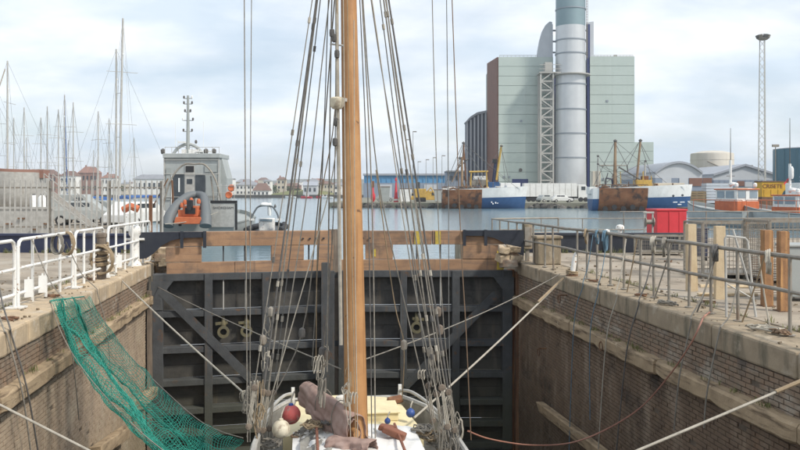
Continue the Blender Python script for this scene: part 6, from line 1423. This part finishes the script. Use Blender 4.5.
# floodlight mast: triangular lattice
T = FT('floodlight_mast', 'tall lattice floodlight mast near the dark green tank', 'floodlight', 763, 176)
hm = T.z(40); wd = lambda z: .95 - .35 * z / hm
corner = [(0, -.6), (-.55, .35), (.55, .35)]
for c in corner: b = MB(); b.bar((c[0] * 1.5, c[1] * 1.5, 0), (c[0], c[1], hm), .16, .16); b.build('leg', 'galv_light', T.t)
z = 0; i = 0
while z < hm - 1.2:
    for q in range(3):
        c, d = corner[q], corner[(q + 1) % 3]; s0 = 1.5 - .5 * z / hm; s1 = 1.5 - .5 * (z + 1.7) / hm
        b = MB(); b.bar((c[0] * s0, c[1] * s0, z), (d[0] * s1, d[1] * s1, min(hm, z + 1.7)), .07, .07); b.build('brace', 'galv_light', T.t)
    z += 1.7
b = MB(); b.lathe([(.8, hm), (1.1, hm + .15), (1.1, hm + .3)], 12); hd = b.build('head_frame', 'galv', T.t)
for q in range(8):
    a = q * math.pi / 4; b = MB(); b.box((1.15 * math.cos(a), 1.15 * math.sin(a), hm + .75), (.55, .7, .7), rz=a, ry=.4); b.build('lamp', 'galv' if q % 2 else 'rope_dark', hd)
T = FT('lamp_post', 'small lamp post beside the dark green tank', 'lamp post', 775.5, 170); b = MB(); b.tube([(0, 0, 0), (0, 0, T.z(147))], .09, 6); b.build('pole', 'galv', T.t); b = MB(); b.bb(-.7, .7, -.2, .2, T.z(147), T.z(144.5)); b.build('lamp', 'galv', T.t)
for u, v, D, lab in ((413, 132, 260, 'tallest street lamp behind the blue shed'), (406, 140, 280, 'slimmer street lamp beside the tallest one behind the blue shed'), (426, 160, 300, 'thin lamp post above the blue shed roof'), (433, 158, 290, 'thin lamp post in a row over the blue shed'), (418, 162, 310, 'short lamp post among the row over the blue shed'), (442, 156, 290, 'thin lamp post near the louvred hall')):
    T = FT('street_lamp', lab, 'street lamp', u, D); b = MB(); b.tube([(0, 0, 0), (0, 0, T.z(v))], .13, 6, r1=.08); b.build('pole', 'galv', T.t)
    b = MB(); b.bb(-.1, 1.2, -.15, .15, T.z(v) - .05, T.z(v) + .25); b.build('lamp_head', 'galv', T.t)
# yellow container with lettering
T = FT('container', 'yellow skip-shaped container with dark lettering below the dark green tank', 'container', 775, 118)
b = MB(); b.prism([(T.x(762), T.z(197)), (T.x(762), T.z(182)), (T.x(789), T.z(181.5)), (T.x(789), T.z(188)), (T.x(784), T.z(191)), (T.x(780), T.z(198))], lambda x, y, q: (x, 2.4 * q, y)); b.build('body', 'container', T.t, bevel=.04)
b = MB(); b.bb(T.x(761.5), T.x(789.5), -.1, 2.5, T.z(182), T.z(181)); b.build('rim', 'rust_dark', T.t)
text(T.t, 'CRISETE', (T.x(772.5), -.02, T.z(186.3)), .82, 'dark_text', ext=.03)
for u in (764, 771, 778): b = MB(); b.bb(T.x(u), T.x(u) + .12, -.06, -.002, T.z(196), T.z(189.5)); b.build('rib', 'container', T.t)
b = MB(); b.bb(T.x(762), T.x(782), 0, 2.4, 0, T.z(197) - .01); b.build('plinth', 'rust_dark', T.t)
# timber stacks and grey stacked sheets
def stack(u0, u1, v0, v1, D, nl, m, label, name, cat_, dep=2.5):
    T = FT(name, label, cat_, (u0 + u1) / 2, D)
    zt = T.z(v0); z = 0.0; h = zt / nl; me = None
    for i in range(nl):
        j = random.uniform(-.05, .05); b = MB(); b.bb(T.x(u0) + j, T.x(u1) + j, 0, dep, z + .02, z + h - .05); b.build('layer', m, T.t); 
        for f in (.15, .5, .85):
            x = T.x(u0) + (T.x(u1) - T.x(u0)) * f; b = MB(); b.bb(x - .1, x + .1, -.01, dep, z + h - .049, z + h + .019); b.build('bearer', 'post_timber', T.t)
        z += h
stack(687, 706, 191, 205, 147.5, 5, 'pallet', 'stack of brown timber packs on the far quay beside the blue trawler bow', 'timber_stack', 'timber stack')
stack(706.5, 733, 183, 206, 148.5, 7, 'pale_wall', 'stack of pale grey sheet packs on the far quay', 'sheet_stack', 'sheet stack')
stack(734, 748, 187.5, 205, 149, 4, 'town_cream', 'stack of cream packs on the far quay behind the pilot boat', 'sheet_stack', 'sheet stack')
stack(655, 662, 178, 190, 170, 3, 'grey_wall', 'dark grey stack beside the arched warehouse door', 'sheet_stack', 'sheet stack')
T = FT('van', 'white box van parked on the far quay behind the pilot boat', 'van', 750, 152); car_dummy = T
b = MB(); b.prism([(T.x(744), .5), (T.x(744), T.z(188)), (T.x(752), T.z(188)), (T.x(757), T.z(192)), (T.x(758), .5)], lambda x, y, q: (x, 2.0 * q, y)); b.build('body', 'white_clean', T.t, bevel=.08)
b = MB(); b.bb(T.x(752.5), T.x(755.5), -.03, -.002, T.z(196), T.z(192.5)); b.build('window', 'glass_dark', T.t)
for u in (747, 755): b = MB(); b.lathe([(.15, -.15), (.4, -.15), (.4, .15), (.15, .15)], 10, (T.x(u), .1, .401), Matrix.Rotation(R(90), 3, 'X')); b.build('wheel', 'black_rubber', T.t)
# dark pontoon in front of the stacks
T = FT('pontoon', 'long dark floating pontoon below the timber stacks', 'pontoon', 705, 122, WATER)
b = MB(); b.bb(T.x(682), T.x(722), 0, 2.5, -.3, .62); b.build('float', 'black_paint', T.t); b = MB(); b.bb(T.x(682), T.x(722), -.08, 2.58, .622, .72); b.build('deck', 'post_timber', T.t)
for u in (686, 694, 702, 710, 718): b = MB(); b.lathe([(.15, -.1), (.35, -.1), (.35, .1), (.15, .1)], 10, (T.x(u), -.12, .25), Matrix.Rotation(R(90), 3, 'X')); b.build('tyre', 'black_rubber', T.t)
# ---------------------------------------------------------------- blue shed and quay things in the middle
T = FT('long_shed', 'long bright blue shed with a ribbed wall across the water', 'shed', 410, 330)
b = MB(); b.bb(T.x(364), T.x(447), 0, 25, 0, T.z(175.5)); b.build('wall', 'blue_shed', T.t)
b = MB(); b.prism([(T.x(363), T.z(175.5)), (T.x(448), T.z(175.5)), (T.x(448), T.z(173.6)), (T.x(363), T.z(173.6))], lambda x, y, q: (x, -.8 + 27 * q, y + .02)); b.build('roof', 'grey_roof', T.t)
for i in range(16): u = 366 + i * 5.2; b = MB(); b.bb(T.x(u), T.x(u) + .35, -.3, -.01, 0, T.z(176)); b.build('wall_rib', 'blue_shed', T.t)
T.box('plinth', 'grey_wall', 363.5, 447.5, 183, None, -.9, -.32)
for u0, u1 in ((380, 392), (424, 437)): T.box('door', 'pale_wall', u0, u1, 184.5, None, -1.1, -.91)
T = FT('brick_building', 'low dark brick building between the blue shed and the louvred hall', 'building', 457, 300); T.box('wall', 'grey_wall', 447, 470, 172, None, 0, 15); T.box('roof', 'roof_grey', 446.5, 470.5, 170.5, 171.9, -1, 16); 
for u in (450, 456, 462): T.box('window', 'glass_dark', u, u + 3, 176, 180, -.2, -.01)
T = FT('buoy', 'red conical buoy laid up on the far quay', 'buoy', 396, 165); r = 2.0 * T.k
b = MB(); b.lathe([(r * 1.2, 0), (r * 1.2, .6), (r * .9, 1.0), (r * .35, T.z(183)), (r * .2, T.z(181))], 14); b.build('cone', 'red_paint', T.t, smooth=True); b = MB(); b.lathe([(r * .6, T.z(181)), (r * .6, T.z(179.5)), (.1, T.z(177.5))], 10); b.build('topmark', 'red_paint', T.t); b = MB(); b.lathe([(r * 1.25, .3), (r * 1.27, .35), (r * 1.27, .6), (r * 1.25, .65)], 14); b.build('band', 'white_clean', T.t)
T = FT('buoy', 'red round buoy with cage laid up on the far quay beside the grey bin', 'buoy', 373, 168); r = 2.3 * T.k
b = MB(); b.lathe([(r * .4, 0), (r, .6), (r, 1.5), (r * .5, 2.0), (r * .3, T.z(186))], 14); b.build('body', 'red_paint', T.t, smooth=True); b = MB(); b.bar((0, 0, T.z(187)), (0, 0, T.z(181)), .5, .5); b.build('cage', 'rust', T.t)
T = FT('excavator', 'yellow excavator on the far quay beside the rusty trawler', 'excavator', 425, 168)
b = MB(); b.bb(T.x(414), T.x(426), 0, 2.2, .9, T.z(193) + .9); b.build('body', 'yellow_paint', T.t, bevel=.1); b = MB(); b.bb(T.x(416), T.x(420), .2, 1.4, T.z(193) + .902, T.z(193) + 2.3); b.build('cab', 'glass_dark', T.t, bevel=.05)
b = MB(); b.tube([(T.x(425), .8, 1.6), (T.x(431), .8, 3.0), (T.x(436), .8, 1.2)], .2, 6); b.build('arm', 'yellow_paint', T.t)
for dy in (.2, 1.9): b = MB(); b.bb(T.x(414), T.x(426), dy - .25, dy + .25, .02, .88); b.build('track', 'black_rubber', T.t, bevel=.15)
for u, v, m_, lab in ((384, 187, 'grey_paint', 'grey steel bin on the far quay near the red buoys'), (406, 189, 'white_clean', 'white steel bin on the far quay beside the red conical buoy'), (440, 190, 'grey_light', 'pale steel bin on the far quay beside the rusty trawler'), (448, 188, 'white_clean', 'white tank on the far quay at the stern of the rusty trawler')):
    T = FT('steel_bin', lab, 'bin', u, 163); b = MB(); b.prism([(-1.0, .12), (1.0, .12), (1.2, T.z(v)), (-1.2, T.z(v))], lambda x, y, q: (x, 1.5 * q, y)); b.build('body', m_, T.t); b = MB(); b.bb(-1.25, 1.25, -.05, 1.55, T.z(v) + .002, T.z(v) + .12); b.build('rim', 'rust_dark', T.t); 
    for x in (-.7, .7): b = MB(); b.bb(x - .15, x + .15, 0.1, 1.4, 0, .119); b.build('skid', 'rust_dark', T.t)
# ---------------------------------------------------------------- town across the water on the left
def house(u0, u1, ve, vb, D, vr, wall, roof, label, group=None, hip=True, nwin=3, rows=1, base=None, dep=9):
    T = FT('house', label, 'house', (u0 + u1) / 2, D, .1, 0, group); zb = 0; ze = T.z(ve); zr = T.z(vr); zb0 = max(0, T.z(vb))
    b = MB(); b.bb(T.x(u0), T.x(u1), 0, dep, 0, ze); b.build('wall', wall, T.t)
    x0, x1 = T.x(u0) - .4, T.x(u1) + .4; dx = min((x1 - x0) * .25, 4) if hip else 0
    b = MB(); b.add([(x0, -.5, ze + .01), (x1, -.5, ze + .01), (x1, dep + .5, ze + .01), (x0, dep + .5, ze + .01), (x0 + dx, dep / 2, zr + .1), (x1 - dx, dep / 2, zr + .1)], [(0, 1, 5, 4), (1, 2, 5), (2, 3, 4, 5), (3, 0, 4), (0, 3, 2, 1)]); ro = b.build('roof', roof, T.t)
    if random.random() < .5 and zr - ze > .8: b = MB(); xc = x0 + (x1 - x0) * .3; b.bb(xc - .4, xc + .4, dep / 2 - .4, dep / 2 + .4, ze, zr + 1.1); b.build('chimney', 'town_brick', ro)
    for r_ in range(rows):
        za = zb0 + (ze - zb0) * (r_ + .28) / rows; zc = zb0 + (ze - zb0) * (r_ + .72) / rows
        for i in range(nwin):
            xc = T.x(u0) + (T.x(u1) - T.x(u0)) * (i + .5) / nwin; w_ = (T.x(u1) - T.x(u0)) / nwin * .45
            b = MB(); b.bb(xc - w_ / 2, xc + w_ / 2, -.12, -.01, za, zc); b.build('window', 'glass_dark', T.t)
    return T
random.seed(5)
house(219.5, 232.5, 179, 197, 474, 178.4, 'town_white', 'roof_grey', 'tall plain white waterfront building behind the launch', nwin=3, rows=3, hip=False)
house(236, 258, 185, 195, 490, 181.5, 'town_white', 'roof_grey', 'long white waterfront building with a grey roof', nwin=6, rows=2)
house(253, 269, 190.5, 196, 476, 183.2, 'town_white', 'roof_brown', 'white waterfront house with a steep brown roof', nwin=4)
house(263, 270.5, 181, 193, 520, 179.6, 'town_white', 'roof_grey', 'square white house behind the brown-roofed one', nwin=2, rows=3)
house(277, 285, 179.5, 190, 560, 177, 'town_cream', 'roof_brown', 'tall cream house on the grassy bank', nwin=2, rows=2)
house(303, 317, 185.5, 194, 500, 181.5, 'pale_wall', 'grey_roof', 'pale grey shed with a low gabled roof on the shore', nwin=3, hip=False)
house(318, 333, 184, 195, 530, 181, 'town_cream', 'roof_brown', 'cream terrace with a brown roof beside the mast rigging', nwin=5, rows=2)
house(286, 300, 186, 193, 600, 183, 'town_brick', 'roof_brown', 'low brick house behind the grassy bank', nwin=4)
house(334, 346, 185, 196, 480, 182.5, 'town_white', 'roof_grey', 'small white shoreside house with a grey roof by the rigging', nwin=3, rows=2)
house(236, 252, 182, 190, 640, 179, 'town_cream', 'roof_grey', 'long cream house behind the white waterfront building', nwin=6)
house(371, 384, 184, 195, 470, 181, 'town_cream', 'roof_red', 'cream shoreside house with a red roof near the long blue shed', nwin=4, rows=2)
house(133, 166, 179, 193, 480, 174.5, 'town_white', 'roof_grey', 'wide white shed with a shallow roof behind the marina', nwin=7)
house(101, 116, 178, 193, 520, 174, 'town_white', 'roof_red', 'white house with a red roof behind the marina masts', nwin=4, rows=2)
house(78, 97, 173, 193, 560, 166.5, 'town_brick', 'roof_red', 'large brick house with a red roof behind the marina masts', nwin=5, rows=2)
house(60, 76, 176, 193, 540, 171, 'town_white', 'roof_brown', 'white house with a brown roof behind the marina masts', nwin=4, rows=2)
house(36, 56, 175, 193, 580, 169.5, 'town_brick', 'roof_brown', 'brown-roofed brick terrace behind the marina masts', nwin=6, rows=2)
house(4, 30, 177, 193, 560, 172.5, 'town_cream', 'roof_red', 'long cream terrace with a red roof behind the marina masts', nwin=7, rows=2)
for i in range(46):
    u = random.uniform(170, 345) if i < 26 else (random.uniform(375, 470) if i > 40 else random.uniform(0, 175)); D = random.uniform(750, 1150); wd = random.uniform(5, 11); e = random.uniform(179.5, 186.5)
    wl_, rf_ = random.choice(['town_white', 'town_cream', 'town_brick']), random.choice(['roof_brown', 'roof_grey', 'roof_red']); nm_ = wl_[5:] + ' walls and a ' + rf_[5:] + ' roof'
    house(u, u + wd, e, 193, D, e - random.uniform(1.4, 2.6), wl_, rf_, 'distant town house with ' + nm_ + ', beyond the waterfront', 'distant houses with ' + nm_, nwin=3, rows=1, dep=14)
# promenade wall and grassy bank
b = MB(); b.prism([(-420, 466), (-14, 463), (-14, 465.8), (-420, 469.8)], lambda x, y, q: WX(x, y, .95 if q else -3)); o = b.build('promenade_wall', 'stone_dark'); tag(o, 'long dark promenade wall along the far waterline', 'wall')
b = MB(); P = []
for i in range(13):
    x = -85 + 45 * i / 12; hh = 4.2 * math.sin(math.pi * i / 12) ** .6; P.append([WX(x, 500, .05), WX(x, 512, hh * .8 + .05), WX(x, 530, hh + .05), WX(x, 550, .05)])
b.grid(P); struct(b.build('grass_bank', 'grass', smooth=True))
# trees on the far side
random.seed(21)
leafq = [(-.5, 0, -.35), (.5, 0, -.35), (.5, 0, .35), (-.5, 0, .35)]
def tree(u, D, h, wd, label, group):
    a = W(u, HV, D); t = thing('tree', label, 'tree', (a.x, a.y, .1), 0, group)
    b = MB(); b.tube([(0, 0, 0), (.1, 0, h * .4), (0, .1, h * .75)], .28, 6, r1=.1)
    for q in range(4): an = q * 1.6; b.tube([(0, 0, h * (.35 + .08 * q)), (wd * .35 * math.cos(an), wd * .35 * math.sin(an), h * (.6 + .06 * q))], .1, 4, r1=.04)
    b.build('trunk', 'bark', t); b = MB(); cl = [(Vector((random.uniform(-.35, .35) * wd, random.uniform(-.35, .35) * wd, h * random.uniform(.45, .85))), wd * random.uniform(.18, .3)) for _ in range(7)]
    for q in range(320):
        c, r = random.choice(cl); d = Vector((random.gauss(0, 1), random.gauss(0, 1), random.gauss(0, .8))).normalized() * r * random.uniform(.6, 1.05); M = Matrix.Rotation(random.uniform(0, 6.3), 3, 'Z') @ Matrix.Rotation(random.uniform(-1.2, 1.2), 3, 'X'); s_ = random.uniform(.35, .8)
        b.add([c + d + M @ (Vector(p) * s_) for p in leafq], [(0, 1, 2, 3)])
    b.build('crown', 'leaf', t)
for u, D, h, wd in ((274, 545, 7, 8), (291, 560, 6, 8), (298, 520, 5, 6), (311, 560, 7, 8), (326, 575, 7, 9), (240, 600, 8, 9), (247, 560, 6, 8), (100, 620, 10, 12), (58, 600, 10, 12), (120, 590, 9, 10), (32, 610, 9, 11), (172, 560, 8, 9), (392, 520, 6, 7), (268, 610, 8, 10)):
    tree(u, D, h, wd, 'small leafy green tree among the houses across the water', 'trees across the water')
# small moored boats at the far shore
for u, D, m_, lab in ((312, 430, 'red_paint', 'small red boat moored at the far shore'), (327, 440, 'red_paint', 'small red-hulled boat nearer the mast at the far shore'), (333, 420, 'white_clean', 'small white boat moored beside a red one at the far shore'), (296, 445, 'white_clean', 'small white boat moored at the far shore by the grassy bank'), (386, 330, 'white_clean', 'small white boat on the water before the blue shed')):
    a = W(u, HV, D); t = thing('moored_boat', lab, 'boat', (a.x, a.y, WATER), R(80))
    hull(stations(6, 8, lambda f: 1.1 * min(1, (1 - f) * 2 + .03) ** .7, lambda f: -.2, lambda f: .9 + .4 * f), 0, 1, deck=.1).build('hull', m_, t, smooth=True); part(t, 'cabin', 'white_clean', (-.7, .7, 1.8, 3.6, .7, 2.0)); part(t, 'window', 'glass_dark', (-.72, -.701, 2.0, 3.4, 1.4, 1.8))

# ================================================================== haze
b = MB(); b.bb(-3000, 3000, -400, 3200, -7.0, 96.0); hz = b.build('haze', 'haze'); stuff(hz)

# ================================================================== grit and weeds on the quays
rg = random.Random(91)
def ground_patch(k):
    if k == 0: x = rg.uniform(XL - 3.5, XL - .1); y = rg.uniform(9, 26)
    else: x = rg.uniform(XR + .1, XR + 7); y = rg.uniform(8, 25)
    return x, y
for k, nm in ((0, 'quay_grit'), (1, 'quay_grit')):
    b = MB()
    for i in range(420):
        x, y = ground_patch(k); s_ = rg.uniform(.008, .03) if rg.random() < .93 else rg.uniform(.03, .06)
        b.box((x, y, s_ * .35), (s_ * 1.6, s_ * 1.2, s_), rz=rg.uniform(0, 3), rx=rg.uniform(-.3, .3), jit=s_ * .2)
    stuff(b.build(nm, 'pebble'))
def tuft(b, p, n, h):
    for i in range(n):
        a = rg.uniform(0, 6.28); l = h * rg.uniform(.5, 1.1); o = Vector((rg.uniform(-.06, .06), rg.uniform(-.06, .06), 0)); d = Vector((math.cos(a), math.sin(a), 0)); sd = Vector((-d.y, d.x, 0)) * .006
        q = p + o; m_ = q + d * l * .25 + Vector((0, 0, l * .7)); e = q + d * l * .6 + Vector((0, 0, l))
        b.add([q - sd, q + sd, m_ + sd * .8, m_ - sd * .8, e], [(0, 1, 2, 3), (3, 2, 4)])
b = MB()
for i in range(70):
    y = rg.uniform(9, 23); side = rg.random() < .5; x = (XL - CW - .0) if side else (XR + CW)
    tuft(b, Vector((x + rg.uniform(-.04, .04), y, 0)), rg.randint(5, 14), rg.uniform(.05, .15))
for i in range(60):
    u = rg.choice((rg.uniform(0, 150), rg.uniform(520, 690))); p = W(u, HV, 26.65); tuft(b, Vector((p.x, p.y, 0)), rg.randint(8, 18), rg.uniform(.08, .22))
for i in range(80):      # weeds rooted in the wall joints and on the fender ledges
    side = rg.random() < .5; y = rg.uniform(9.5, 22.5); z = (-.82 if side else -.86 - .010 * (y - 10)) + .004; x = (XL + .05) if side else (XR - .05)
    tuft(b, Vector((x, y, z)), rg.randint(5, 12), rg.uniform(.04, .12))
stuff(b.build('weeds', 'grass'))
